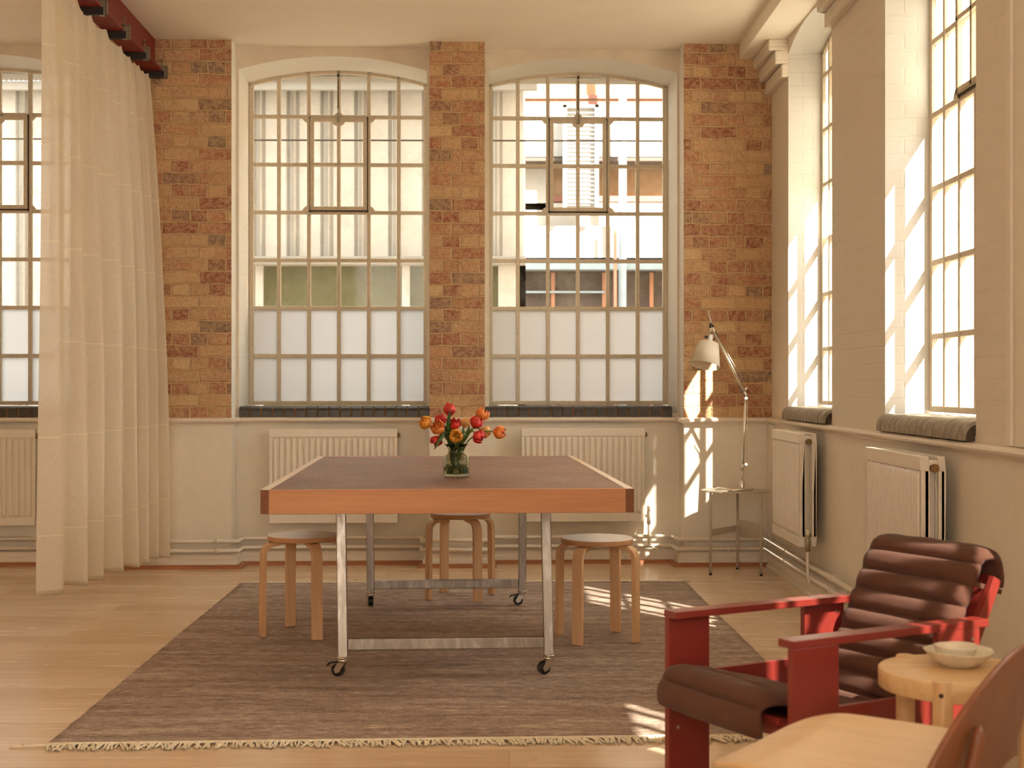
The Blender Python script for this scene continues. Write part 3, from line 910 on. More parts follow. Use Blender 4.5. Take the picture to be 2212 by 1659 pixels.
# ------------------------------------------------------------------ table
TBL = Matrix.Translation((-.294, 6.47, 0)) @ Matrix.Rotation(math.radians(2.83), 4, 'Z')
def table():
    root = empty('work_table', (-.294, 6.47, .0), math.radians(2.83))
    tag(root, 'large oak-edged table with brown cork top on a galvanised steel frame with castors', 'table')
    W, L, zt, th = .716, 1.235, .79, .092
    mb = MB(); mb.box(-W+.034, W-.034, -L+.012, L-.012, zt-.02, zt-.001); mb.build('tabletop', M['cork'], root)
    mb = MB(); mb.box(-W+.03, W-.03, -L+.05, L-.05, zt-th+.01, zt-.02); mb.build('under_panel', M['oak'], root)
    for s in (-1, 1):
        mb = MB(); x0, x1 = (s*W, s*(W-.032)) if s < 0 else (s*(W-.032), s*W)
        mb.box(x0, x1, -L, L, zt-th, zt+.001)
        o = mb.build('side_board', [M['oak_long'], M['oak_end']], root, bevel=.0015)
        for p in o.data.polygons:
            if abs(p.normal.y) > .9: p.material_index = 1
        mb = MB(); y0, y1 = (s*L, s*(L-.028)) if s < 0 else (s*(L-.028), s*L)
        mb.box(-W+.0325, W-.0325, y0, y1, zt-th, zt+.0005)
        mb.build('end_board', M['oak'], root, bevel=.0015)
    inv = TBL.inverted()
    def loc(X, Y): v = inv @ Vector((X, Y, 0)); return v.x, v.y
    feet = [(-.675, 5.55, 1), (.162, 5.60, 1), (-.740, 7.30, -1), (.070, 7.35, -1)]
    tops = [(-.690, 5.60), (.150, 5.65), (-.747, 7.30), (.073, 7.35)]
    Ls = []
    for (fx, fy, s), (tx, ty) in zip(feet, tops):
        a = loc(fx, fy); b = loc(tx, ty); Ls.append((a, b))
        mb = MB(); mb.bar((a[0], a[1], .085), (b[0], b[1], zt-th), .040, .040, up=(0, 1, 0))
        mb.build('leg', M['steel'], root, bevel=.003)
    for i, j, z in ((0, 1, .138), (2, 3, .125)):
        (a, _), (b, _) = Ls[i], Ls[j]
        mb = MB(); mb.bar((a[0]+.02, a[1], z), (b[0]-.02, b[1], z), .04, .045)
        mb.build('stretcher', M['steel'], root, bevel=.003)
    for k, ((a, b), (ang, sd)) in enumerate(zip(Ls, ((160, 1), (200, 0), (95, 0), (175, 1)))):
        xf = Matrix.Translation((a[0], a[1], 0)) @ Matrix.Rotation(math.radians(ang), 4, 'Z')
        mb = MB()
        mb.cyl(.026, .080, .087, 20, xf=xf); mb.cyl(.021, .064, .080, 20, xf=xf)
        for s in (-1, 1):
            mb.add([(-.012, s*.016, .064), (.018, s*.016, .064), (.034, s*.016, .034), (.026, s*.016, .020), (.010, s*.016, .026),
                    (-.012, s*.019, .064), (.018, s*.019, .064), (.034, s*.019, .034), (.026, s*.019, .020), (.010, s*.019, .026)],
                   [(0, 1, 2, 3, 4), (9, 8, 7, 6, 5), (0, 5, 6, 1), (1, 6, 7, 2), (2, 7, 8, 3), (3, 8, 9, 4), (4, 9, 5, 0)], xf=xf)
        c = mb.build('caster', M['alu'], root)
        wm = MB(); wm.tube([(.022, -.013, .034), (.022, .013, .034)], .026, 24, xf=xf)
        wm.build('wheel', M['black'], c, bevel=.003)
        if sd:
            bm_ = MB(); bm_.bar((.02, 0, .066), (.062, 0, .058), .022, .006, xf=xf); bm_.bar((.058, 0, .06), (.068, 0, .048), .024, .005, xf=xf)
            bm_.build('brake_pedal', M['black'], c)
table()

# ------------------------------------------------------------------ stools
def make_stool(hseat=.472, R=.168):
    root = empty('stool')
    mb = MB(); n = 48
    mb.lathe([(R-.002, hseat-.026), (R, hseat-.024), (R, hseat-.003)], n); mb.disc(R-.002, hseat-.026, n, False)
    st = mb.build('seat', M['birch_edge'], root)
    mb = MB(); mb.lathe([(R, hseat-.003), (R-.001, hseat-.0005), (R-.003, hseat)], n); mb.disc(R-.003, hseat, n, True)
    mb.build('seat_laminate', M['laminate'], st)
    for k in range(4):
        a = math.radians(90*k)
        xf = Matrix.Rotation(a, 4, 'Z')
        ro = .206; zt = hseat-.028; br = .062; t = .021; w = .050
        path = [(.055, zt, 0)]
        for q in range(9):
            an = q*PI/16
            path.append((ro-br+br*math.sin(an), zt-br+br*math.cos(an), an))
        path.append((ro+.004, .002, PI/2))
        rows = []
        for (r, z, an) in path:
            nx, nz = math.sin(an), math.cos(an)   # outward
            if an == 0 and r < .1: tt = .004
            else: tt = t
            rows.append([(r, -w/2, z), (r, w/2, z), (r-nx*tt, w/2, z-nz*tt), (r-nx*tt, -w/2, z-nz*tt)])
        mb = MB(); mb.grid(rows, 0, False, xf=xf, cv=True)
        mb.add(rows[0], [(0, 1, 2, 3)], xf=xf); mb.add(rows[-1], [(0, 1, 2, 3)], xf=xf)
        mb.build('leg', M['birch_leg'], root, bevel=.0015)
    mb = MB(); mb.box(-.016, .016, -.016, .016, hseat-.034, hseat-.026); mb.build('centre_plate', M['laminate'], root)
    return root
st0 = make_stool()
for k, (x, y, a, lab) in enumerate(((-.981, 6.505, 27, 'round white-topped stool with bent birch legs, left of the table'),
                                    (-.272, 7.62, 30, 'round white-topped stool with bent birch legs, behind the table'),
                                    (.41, 6.37, -30, 'round white-topped stool with bent birch legs, right of the table'))):
    o = st0 if k == 0 else copy_tree(st0)
    o.location = (x, y, .0085 if k != 1 else .0085); o.rotation_euler = (0, 0, math.radians(a))
    tag(o, lab, 'stool', 'bent birch stools round the table')

# ------------------------------------------------------------------ vase and tulips
VX, VY, VZ = -.232, 6.0, .7905
def vase():
    root = empty('glass_vase', (VX, VY, VZ))
    tag(root, 'smoky green glass vase with a waisted neck, holding tulips on the table', 'vase')
    out = [(.0, .0), (.054, .0), (.0565, .0015), (.057, .004), (.057, .0845), (.0568, .0875), (.0555, .0895), (.042, .096), (.038, .101), (.0355, .110), (.0360, .116), (.042, .130), (.055, .1415)]
    inn = [(.053, .1415), (.040, .1295), (.0338, .116), (.0335, .110), (.036, .100), (.040, .0945), (.053, .087), (.0545, .084), (.0545, .014), (.053, .0115), (.0, .011)]
    mb = MB(); mb.lathe(out+inn, 48); mb.build('glass_body', M['vase'], root)
    mb = MB(); mb.lathe([(.0, .0125), (.050, .0125), (.0530, .017), (.0530, .048), (.0, .048)], 40); mb.build('water', M['water'], root)
vase()
def tulip(head, base, axis, R, H, mat, openness, label, seed, leafs=0, bend=None):
    rnd = random.Random(seed)
    head = Vector(head); base = Vector(base); axis = Vector(axis).normalized()
    root = empty('tulip', tuple(base))
    tag(root, label, 'tulip', 'tulips in the glass vase')
    start = head-axis*H*.45                       # bottom of the flower
    neck = Vector((VX+(base.x-VX)*-.25+(head.x-VX)*.12, VY+(base.y-VY)*-.25+(head.y-VY)*.12, VZ+.115))
    ctrl = [base, neck, start-axis*.045, start+axis*.004]
    pts = []
    # catmull-like sampling via bezier through neck
    def bez(a, b, c, d, t): return a*(1-t)**3+b*3*t*(1-t)**2+c*3*t*t*(1-t)+d*t**3
    up = Vector((0, 0, 1))
    d1 = (neck-base)*.35
    tan = (neck-base).normalized()*.04+up*.012
    for i in range(7): pts.append(bez(base, base+d1, neck-tan, neck, i/6))
    for i in range(1, 13): pts.append(bez(neck, neck+tan*1.2, start-axis*.05, start, i/12))
    mb = MB(); mb.tube([p-base for p in pts], .0033, 8)
    mb.build('stem', M['stem'], root)
    # flower
    q = axis.to_track_quat('Z', 'Y').to_matrix().to_4x4()
    xf = Matrix.Translation(start-base) @ q @ Matrix.Rotation(rnd.uniform(0, 6), 4, 'Z')
    fm = MB()
    for layer in range(2 if R < .018 else 3):
        for k in range(3):
            th0 = 2*PI*k/3+layer*PI/3+rnd.uniform(-.15, .15)
            rr = R*(1-.12*layer); hh = H*(1+rnd.uniform(-.08, .06)-.04*layer)
            P = []
            for i in range(9):
                v = i/8; row = []
                prof = math.sin(min(1, v*1.9+.05)*PI/2)
                tip = max(0, (v-.55)/.45)
                rad = rr*(prof*(1-(1-openness*.7)*.66*tip**1.7)+openness*.12*tip)
                half = .80*math.sin(PI*min(.97, (v*.80+.17)))**.5
                for j in range(7):
                    wj = (j-3)/3
                    an = th0+wj*half*1.05
                    r2 = rad*(1-.06*wj*wj)+.0012*math.sin(9*wj+seed+5*v)
                    zz = hh*v-hh*.16*abs(wj)**2*v*v + (rnd.uniform(-.0015, .0015) if v > .9 else 0)
                    row.append((r2*math.cos(an), r2*math.sin(an), zz))
                P.append(row)
            fm.grid(P, 0, True, xf=xf)
    fm.build('petals', M[mat], root, shell=.0008, fixn=False)
    return root
def tp(px, py, Y): return Vector(((px-1100)/2950*Y, Y, 1.19-(py-832)/2950*Y))
TL = [  # px,py,depth, axis, R,H, mat, open, label
    (970.5, 886, 6.00, (.05, 0, 1), .0255, .060, 't_red', .05, 'upright closed red tulip, the highest of the bunch'),
    (920, 914, 5.97, (-.75, -.2, .55), .030, .056, 't_gold', .3, 'orange and yellow tulip at the far left of the bunch'),
    (953, 908, 6.05, (-.35, .2, .9), .026, .052, 't_red', .2, 'red tulip half hidden behind the left orange blooms'),
    (947, 925, 5.95, (-.3, -.7, .45), .030, .052, 't_orange', .8, 'wide open orange tulip facing the room, left of centre'),
    (944, 951, 5.97, (-.45, -.2, -.75), .026, .046, 't_red', .6, 'drooping red tulip below the left orange blooms'),
    (981.5, 918, 5.96, (0, -.4, .8), .026, .048, 't_red', .75, 'frilly open red tulip in the middle of the bunch'),
    (985.4, 942, 5.93, (.05, -.8, .15), .029, .050, 't_gold', .35, 'round golden orange tulip low over the vase rim'),
    (1005, 914, 6.06, (.25, .3, .9), .025, .048, 't_peach', .2, 'pale peach tulip behind the middle stems'),
    (1041, 896, 6.02, (.5, 0, .8), .030, .058, 't_orange', .4, 'large light orange tulip at the upper right'),
    (1028, 914, 5.98, (.45, -.1, .8), .028, .052, 't_red', .3, 'red tulip just below the upper right orange one'),
    (1047, 932, 6.02, (.6, -.1, -.3), .026, .052, 't_peach', .3, 'yellow tulip between the two right-hand red ones'),
    (1033, 942, 5.95, (.55, -.35, -.5), .029, .054, 't_red', .2, 'hanging red tulip at the lower right'),
    (1077, 934, 5.98, (.95, -.1, -.15), .029, .056, 't_orange', .3, 'orange tulip on an arching stem at the far right'),
]
for k, (px, py, Y, ax, R, H, mat, op, lab) in enumerate(TL):
    h = tp(px, py, Y)
    sx = -1 if h.x > VX else 1
    rb = random.Random(k)
    base = (VX+sx*rb.uniform(.01, .036), VY+rb.uniform(-.03, .03), VZ+.0135)
    t = tulip(h, base, ax, R*1.08, H*1.04, mat, op, lab, k+1)
def leaf(parent_idx, pts, w, twist=0):
    t = [o for o in bpy.data.objects if o.name.startswith('tulip')][parent_idx]
    b = Vector(t.location); n = len(pts)
    P = []
    # sample smooth
    def cr(p0, p1, p2, p3, u): return .5*((2*p1)+(-p0+p2)*u+(2*p0-5*p1+4*p2-p3)*u*u+(-p0+3*p1-3*p2+p3)*u**3)
    pts = [Vector(p) for p in pts]; ext = [pts[0]*2-pts[1]]+pts+[pts[-1]*2-pts[-2]]
    sm = []
    for i in range(n-1):
        for j in range(6): sm.append(cr(ext[i], ext[i+1], ext[i+2], ext[i+3], j/6))
    sm.append(pts[-1]); m = len(sm)
    for i, p in enumerate(sm):
        u = i/(m-1); ww = w*math.sin(PI*min(1, (u*.93+.07)))**.8+.0005
        t_ = (sm[min(m-1, i+1)]-sm[max(0, i-1)]).normalized()
        side = t_.cross(Vector((math.sin(twist), -math.cos(twist), 0))).normalized()
        nn = t_.cross(side)
        P.append([tuple(p-b+side*ww*s+nn*(abs(s)*ww*.35)) for s in (-1, -.5, 0, .5, 1)])
    mb = MB(); mb.grid(P, 0, True); mb.build('leaf', M['leaf'], t, shell=.0008, fixn=False)
leaf(0, [tp(978, 966, 5.98), tp(975, 945, 5.96), tp(969, 915, 5.93), tp(973, 884, 5.92)], .011, .2)
leaf(4, [tp(972, 968, 5.97), tp(963, 938, 5.93), tp(950, 948, 5.90), tp(938, 972, 5.88)], .010, -.4)
leaf(6, [tp(985, 972, 5.97), tp(992, 955, 5.93), tp(1003, 940, 5.92), tp(1000, 925, 5.94)], .016, .5)
leaf(9, [tp(990, 970, 6.0), tp(1003, 950, 6.0), tp(1011, 935, 6.0), tp(1014, 920, 6.0)], .012, .7)
leaf(2, [tp(980, 968, 6.01), tp(972, 940, 6.02), tp(962, 925, 6.03), tp(955, 918, 6.03)], .010, 0)
leaf(3, [tp(985, 1015, 6.0), tp(978, 990, 5.98), tp(980, 968, 5.98), tp(975, 950, 5.97)], .012, .1)

# ------------------------------------------------------------------ grey metal side table and lamp
STX, STY, STZ = 1.44, 8.69, .522
def side_table():
    root = empty('side_table', (STX, STY, 0))
    tag(root, 'pale grey sheet-metal side table with three thin legs under the lamp', 'side table')
    mb = MB(); n = 48
    poly = []
    for k in range(n):
        a = 2*PI*k/n; r = .222
        poly.append((r*math.cos(a), .9*r*math.sin(a)))
    mb.prism(poly, STZ-.006, STZ)
    mb.build('tabletop', M['grey_table'], root, bevel=.001)
    legs = [(1.262, 8.56), (1.474, 8.82), (1.571, 8.52)]
    for x, y in legs:
        mb = MB(); mb.tube([(x-STX, y-STY, .012), (x-STX, y-STY, STZ-.006)], .0085, 12)
        l = mb.build('leg', M['grey_table'], root)
        mb = MB(); mb.tube([(x-STX, y-STY, 0), (x-STX, y-STY, .013)], .0095, 12); mb.build('foot_cap', M['black'], l)
    def plate(p, q, z0, z1):
        mb = MB(); mb.bar((p[0]-STX, p[1]-STY, (z0+z1)/2), (q[0]-STX, q[1]-STY, (z0+z1)/2), .003, z1-z0)
        mb.build('brace_plate', M['grey_table'], root)
    plate(legs[0], legs[1], .245, .285); plate(legs[1], legs[2], .235, .325)
side_table()

def lamp():
    Y = 8.70
    def P(px, py, dy=0): return Vector(((px-1100)/2950*(Y+dy), Y+dy, 1.19-(py-832)/2950*(Y+dy)))
    bx = P(1586, 1054)
    root = empty('desk_lamp', (bx.x, Y, STZ))
    tag(root, 'tall articulated aluminium lamp with cream shade standing on the side table', 'lamp')
    O = Vector(root.location)
    def R(*a, **k): return P(*a, **k)-O
    mb = MB(); mb.lathe([(0, .0), (.117, .0), (.119, .004), (.119, .010), (.115, .016), (.0, .018)], 48)
    mb.build('base', M['alu'], root)
    s = R(1603, 1050); s.z = .016
    mb = MB(); xf = Matrix.Translation((s.x, s.y, 0))
    mb.lathe([(.019, .016), (.017, .045), (.011, .062), (0, .064)], 24, xf=xf)
    top = R(1603, 1016); mb.tube([(s.x, s.y, .06), tuple(top)], .0045, 12)
    mb.build('stem', M['alu'], root)
    j1 = R(1604, 1003); j2 = R(1611, 860)
    mb = MB(); mb.tube([top, j1], .009, 12); mb.tube([R(1600, 1012), R(1612, 1002)], .0085, 10); mb.tube([R(1612, 1003, dy=-.02), R(1612, 1003, dy=.02)], .009, 12)
    mb.build('lower_joint', M['alu'], root)
    mb = MB(); mb.tube([j1, j2], .0085, 14); mb.build('lower_arm', M['alu'], root)
    mb = MB(); mb.tube([R(1613, 1002), R(1615, 862)], .0018, 6); mb.build('tension_cable', M['alu'], root)
    a0 = R(1608, 846); a1 = R(1544, 720)
    mb = MB(); mb.tube([j2, R(1611, 852), a0], .0085, 12); mb.tube([a0, R(1614, 836)], .0075, 12)
    mb.tube([R(1612, 860, dy=-.02), R(1612, 860, dy=.02)], .010, 12)
    el = mb.build('elbow_joint', M['alu'], root)
    mb = MB(); mb.tube([R(1611, 862, dy=-.012), R(1606, 850, dy=-.014), R(1598, 840, dy=-.012), R(1598, 836, dy=-.01)], .003, 8)
    mb.build('cable', M['black'], el)
    mb = MB(); mb.tube([a0, a1], .009, 14); mb.build('upper_arm', M['alu'], root)
    mb = MB(); mb.tube([R(1613, 836), R(1560, 742)], .0013, 6); mb.build('tension_cable', M['alu'], root)
    # head joint, rod and hanger
    tip = R(1537.5, 702)
    mb = MB(); mb.tube([a1, R(1540.5, 712), tip], .0055, 10); mb.tube([tip, R(1530, 674)], .0035, 8, rs=[.0045, .003]); mb.tube([R(1530, 675), R(1530, 672)], .0055, 8)
    mb.tube([tip, R(1533, 722)], .003, 8)
    hd = mb.build('head_rod', M['alu'], root)
    mb = MB(); mb.tube([R(1540, 704, dy=-.012), R(1540, 704, dy=.012)], .008, 12); mb.tube([R(1534, 708, dy=-.008), R(1535, 698, dy=-.008)], .007, 10)
    k = mb.build('head_knob', M['black'], hd)
    mb = MB(); mb.tube([R(1542, 718), R(1546, 716), R(1549, 722), R(1548, 730), R(1542, 733), R(1538, 734)], .0028, 8)
    mb.build('cable', M['black'], hd)
    # shade: cone whose axis tilts
    topc = R(1531, 741); botc = R(1520.5, 790)
    ax = (botc-topc); ax = Vector((ax.x, -.035, ax.z)); Ls = ax.length; axn = ax.normalized()
    q = axn.to_track_quat('Z', 'Y').to_matrix().to_4x4(); xf = Matrix.Translation(topc) @ q
    mb = MB(); rt, rb = .064, .098
    mb.lathe([(.030, 0), (rt, 0), (rb, Ls)], 40, xf=xf)
    mb.build('lamp_shade', M['lamp_shade'], root, shell=.0012, fixn=False)
    mb = MB(); cap = Matrix.Translation(R(1533.5, 738)) @ q
    mb.lathe([(0, -.045), (.014, -.045), (.015, .0), (.030, .004), (.030, .02), (0, .022)], 24, xf=cap)
    mb.lathe([(0, .03), (.02, .03), (.03, .07), (.02, .10), (0, .108)], 20, xf=cap)
    mb.build('socket', M['laminate'], root)
    mb = MB(); mb.tube([R(1522, 729), R(1530, 728)], .004, 8); mb.tube([R(1526, 728, dy=-.014), R(1524.5, 728, dy=.004)], .0095, 14)
    mb.build('switch_knob', M['black'], root)
lamp()

# ------------------------------------------------------------------ red armchair
AC = Matrix.Translation((.707, 3.408, 0)) @ Matrix.Rotation(math.radians(28.5), 4, 'Z')
def armchair():
    root = empty('armchair', (.707, 3.408, 0), math.radians(28.5))
    tag(root, 'red painted wooden armchair with channelled brown cushion, facing left', 'armchair')
    # local: x = a (towards the back), y = b (to the far side)
    red = M['red_paint']
    zt = .55; W = .557
    for s, (b0, b1), lb in ((0, (0, .056), 'a'), (1, (W-.056, W), 'b')):
        mb = MB(); mb.box(0, .69, b0, b1, zt-.0205, zt); mb.build('armrest', red, root, bevel=.002)
        p0, p1 = (0.001, .022) if s == 0 else (W-.022, W-.001)
        mb = MB(); mb.box(.002, .153 if s == 0 else .145, p0, p1, 0, zt-.0205); fl = mb.build('front_leg', red, root, bevel=.002)
        mb = MB(); mb.box(.50, .655, p0, p1, 0, zt-.0205); rl = mb.build('rear_leg', red, root, bevel=.002)
        mb = MB(); mb.box(.153, .50, p0+.001, p1-.001, .255, .370); mb.build('side_rail', red, root, bevel=.002)
        for (aa, zz, par) in ((.033, .215, fl), (.627, .50, rl), (.1, .262, fl)):
            sm = MB(); y = (p0-.002 if s == 0 else p0-.002)
            sm.tube([(aa, y, zz), (aa, y+.003, zz)], .005, 12); sm.build('screw', M['screw'], par)
    # cross rails
    mb = MB(); mb.box(.02, .04, .022, W-.022, .29, .335); mb.build('front_rail', red, root, bevel=.002)
    mb = MB(); mb.box(.56, .58, .022, W-.022, .18, .26); mb.build('rear_rail', red, root, bevel=.002)
    # seat board and back board
    ux, uz = .445, .895
    def slab(p, q, b0, b1, th, name):
        p = Vector((p[0], 0, p[1])); q = Vector((q[0], 0, q[1])); d = (q-p).normalized(); n = Vector((d.z, 0, -d.x))
        mb = MB()
        vs = [(c.x+n.x*o, b, c.z+n.z*o) for b in (b0, b1) for c, o in ((p, 0), (q, 0), (q, th), (p, th))]
        mb.add(vs, [(0, 1, 2, 3), (7, 6, 5, 4), (0, 4, 5, 1), (1, 5, 6, 2), (2, 6, 7, 3), (3, 7, 4, 0)])
        return mb.build(name, red, root, bevel=.002)
    slab((.005, .345), (.52, .235), .06, W-.06, .018, 'seat_board')
    for b in (.052, W-.072):
        slab((.575, .27), (.768, .655), b, b+.020, .032, 'back_stile')
    slab((.60, .30), (.758, .63), .075, W-.075, .010, 'back_board')
    slab((.792, .59), (.812, .650), .10, W-.06, .016, 'top_crossbar')
    # cushion path in (a,z)
    key = [(-.030, .290), (-.036, .330), (-.030, .362), (-.004, .376), (.05, .372), (.20, .335), (.38, .285), (.50, .262), (.545, .285), (.565, .32), (.66, .508), (.748, .682), (.766, .702), (.794, .704), (.814, .688), (.826, .65), (.828, .615)]
    pts = []
    V = [Vector((a, z)) for a, z in key]; E = [V[0]*2-V[1]]+V+[V[-1]*2-V[-2]]
    for i in range(len(V)-1):
        for j in range(8):
            u = j/8; p0, p1, p2, p3 = E[i], E[i+1], E[i+2], E[i+3]
            pts.append(.5*((2*p1)+(-p0+p2)*u+(2*p0-5*p1+4*p2-p3)*u*u+(-p0+3*p1-3*p2+p3)*u**3))
    pts.append(V[-1])
    # resample by arc length
    cum = [0]
    for i in range(1, len(pts)): cum.append(cum[-1]+(pts[i]-pts[i-1]).length)
    T = cum[-1]; NS = 300; rs = []
    k = 0
    for i in range(NS+1):
        s = T*i/NS
        while k < len(cum)-2 and cum[k+1] < s: k += 1
        u = (s-cum[k])/max(1e-9, cum[k+1]-cum[k]); rs.append((pts[k].lerp(pts[k+1], u), s))
    # channel boundaries: front flap, roll, then equal channels
    def s_at(a, z):
        return min(rs, key=lambda r: (r[0]-Vector((a, z))).length)[1]
    sF = s_at(-.030, .362); sT = s_at(.748, .682); 
    marks = [0, sF]
    nch = 15; first = sF+.085
    marks.append(first)
    for i in range(1, nch+1): marks.append(first+(sT-first)*i/nch)
    marks += [T]
    b0, b1 = .082, .527; B0 = b0; NB = 24
    TOP = []; BOT = []
    for i, (p, s) in enumerate(rs):
        a = rs[max(0, i-2)][0]; b = rs[min(NS, i+2)][0]; d = (b-a).normalized(); n = Vector((-d.y, d.x))
        for m0, m1 in zip(marks[:-1], marks[1:]):
            if m0 <= s <= m1+1e-9: break
        u = (s-m0)/(m1-m0)
        hb = max(0, 1-abs(2*u-1)**2.6)**.55
        hmax = .021 if m1-m0 < .1 else .02
        tr, br = [], []
        b0 = .082-.012*min(1, max(0, (s-sT)/.05))
        for j in range(NB+1):
            v = j/NB; e = math.sqrt(max(0, 1-abs(2*v-1)**9))
            inset = .006*(1-hb)
            bb = b0+inset+(b1-b0-2*inset)*v
            wob = .0012*math.sin(40*bb+i*.3)
            th = .004+hmax*1.35*hb*e*(.92+.08*math.sin(PI*v))+wob*hb
            q = p+n*th*(1 if e > .02 else .5)
            tr.append((q.x, bb, q.y)); br.append((p.x-n.x*.006, bb, p.y-n.y*.006))
        TOP.append(tr); BOT.append(br)
    mb = MB(); mb.grid(TOP); mb.grid(BOT)
    mb.grid([TOP[0], BOT[0]]); mb.grid([TOP[-1], BOT[-1]])
    mb.grid([[r[0] for r in TOP], [r[0] for r in BOT]]); mb.grid([[r[-1] for r in TOP], [r[-1] for r in BOT]])
    cu = mb.build('cushion', M['cushion'], root)
    mb = MB(); b0 = B0; mb.bar((.722, b0-.004, .634), (.822, b0-.006, .604), .004, .014, up=(0, 0, 1)); mb.bar((.722, b0-.006, .634), (.722, b0+.03, .636), .004, .014)
    mb.build('strap', M['cushion'], cu)
    return root
armchair()

# ------------------------------------------------------------------ round pine side table, bowls
PX, PY, PZ = 1.09, 3.32, .50
def pine_table():
    root = empty('round_side_table', (PX, PY, 0), 0)
    tag(root, 'low round pale pine table with thick cylindrical legs beside the armchair', 'side table')
    R = .187; n = 64
    mb = MB(); mb.lathe([(R-.003, PZ-.046), (R, PZ-.043), (R, PZ-.003), (R-.003, PZ)], n); mb.disc(R-.003, PZ, n, True); mb.disc(R-.003, PZ-.046, n, False)
    mb.build('tabletop', M['pine'], root)
    for k, a in enumerate((-119, 1, 118)):
        x = (R-.012)*math.cos(math.radians(a)); y = (R-.012)*math.sin(math.radians(a))
        xf = Matrix.Translation((x, y, 0))
        mb = MB(); mb.lathe([(.023, 0), (.0235, .003), (.0235, PZ+.001), (.021, PZ+.004)], 28, xf=xf); mb.disc(.021, PZ+.004, 28, True, xf=xf); mb.disc(.023, 0, 28, False, xf=xf)
        l = mb.build('leg', M['pine_leg'], root)
        if k == 0:
            d = Vector((x, y, 0)).normalized()
            mb = MB(); c = Vector((x, y, PZ-.026))+Vector((-.42, -.907, 0))*.0215
            mb.tube([c, c+Vector((-.42, -.907, 0))*.003], .0055, 16); mb.build('dowel_cap', M['black'], l)
pine_table()
def bowl(name, loc, prof_out, prof_in, label, n=48):
    mb = MB(); P = []
    for (r, z) in prof_out+prof_in:
        row = []
        for k in range(n):
            a = 2*PI*k/n; w_ = 1+.012*math.sin(3*a+1)+.006*math.sin(7*a)
            row.append((r*w_*math.cos(a), r*w_*math.sin(a), z+(.0016*math.sin(2*a+.5) if z > .02 else 0)))
        P.append(row)
    mb.grid(P, 0, True, cv=True)
    o = mb.build(name, [M['ceramic'], M['ceramic_raw']])
    o.location = loc
    return tag(o, label, 'bowl')
bowl('bowl', (1.105, 3.36, PZ+.001), [(0, 0), (.042, 0), (.046, .003), (.068, .018), (.082, .036), (.084, .038)], [(.082, .039), (.066, .022), (.044, .008), (0, .006)], 'wide shallow glazed stoneware bowl on the pine table')
bowl('bowl', (1.098, 3.36, PZ+.0085), [(0, 0), (.028, 0), (.032, .003), (.045, .020), (.051, .038), (.053, .042)], [(.0505, .0425), (.043, .026), (.028, .006), (0, .004)], 'small cream stoneware bowl nested inside the wide one')

# ------------------------------------------------------------------ foreground plywood chair
def ply_chair():
    ang = math.radians(144)
    C = Vector((.700, 2.80, 0))
    root = empty('plywood_chair', tuple(C), ang)   # local +x = forward
    tag(root, 'moulded plywood chair in the near right corner, seen from behind', 'chair')
    mb = MB(); P = []
    nf, nr = 30, 26
    for i in range(nf+1):
        u = -1+2*i/nf; row = []
        for j in range(nr+1):
            v = -1+2*j/nr
            # superellipse square-to-round mapping
            f = u*math.sqrt(max(0, 1-.30*v*v*v*v)); r = v*math.sqrt(max(0, 1-.30*u*u*u*u*(1 if u > 0 else .2)))
            x = .215*f; y = .2625*r+.0375
            z = .452-.030*max(0, f-.45)**1.6*2.2 - .008*(1-r*r)*(1 if abs(f) < .9 else .8) + .006*r*r
            row.append((x, y, z))
        P.append(row)
    mb.grid(P); mb.build('seat', M['ply'], root, shell=.011, subs=1, bevel=0)
    # back shell: curved, reclined, domed top
    mb = MB(); P = []
    nz, nr = 26, 44
    for i in range(nz+1):
        t = i/nz; row = []
        for j in range(nr+1):
            u = math.sin((-1+2*j/nr)*PI/2)
            top = .40+.275*max(0, 1-abs(u)**2.0)**.6
            z = .36+(top-.36)*t+(0 if t > .02 else .04*u*u)
            hh = max(0, (z-.40)/.28)
            x = -.222-.070*hh-.02*hh*hh+.02*u*u
            row.append((x, -.12+.33*u, z))
        P.append(row)
    mb.grid(P); mb.build('backrest', M['ply_dark'], root, shell=.012, subs=1)
    mb = MB(); mb.tube([(-.235, .045, .20), (-.248, .045, .40), (-.272, .045, .515), (-.272, .045, .54)], .014, 16, rs=[.014, .014, .013, .007])
    mb.build('back_post', M['ply_dark'], root)
    for s in (-1, 1):
        mb = MB(); mb.tube([(-.22, s*.17, 0), (-.17, s*.16, .428)], .014, 16)
        mb.build('rear_leg', M['pine_leg'], root)
        mb = MB(); mb.tube([(.17, s*.17, 0), (.15, s*.16, .428)], .014, 16); mb.build('front_leg', M['pine_leg'], root)
        mb = MB(); mb.tube([(.15, s*.155, .418), (-.20, s*.155, .418)], .011, 12); mb.build('side_rail', M['pine_leg'], root)
    mb = MB(); mb.tube([(-.2, -.16, .39), (-.235, .045, .30), (-.2, .16, .39)], .011, 12); mb.build('cross_rail', M['pine_leg'], root)
    return root
ply_chair()

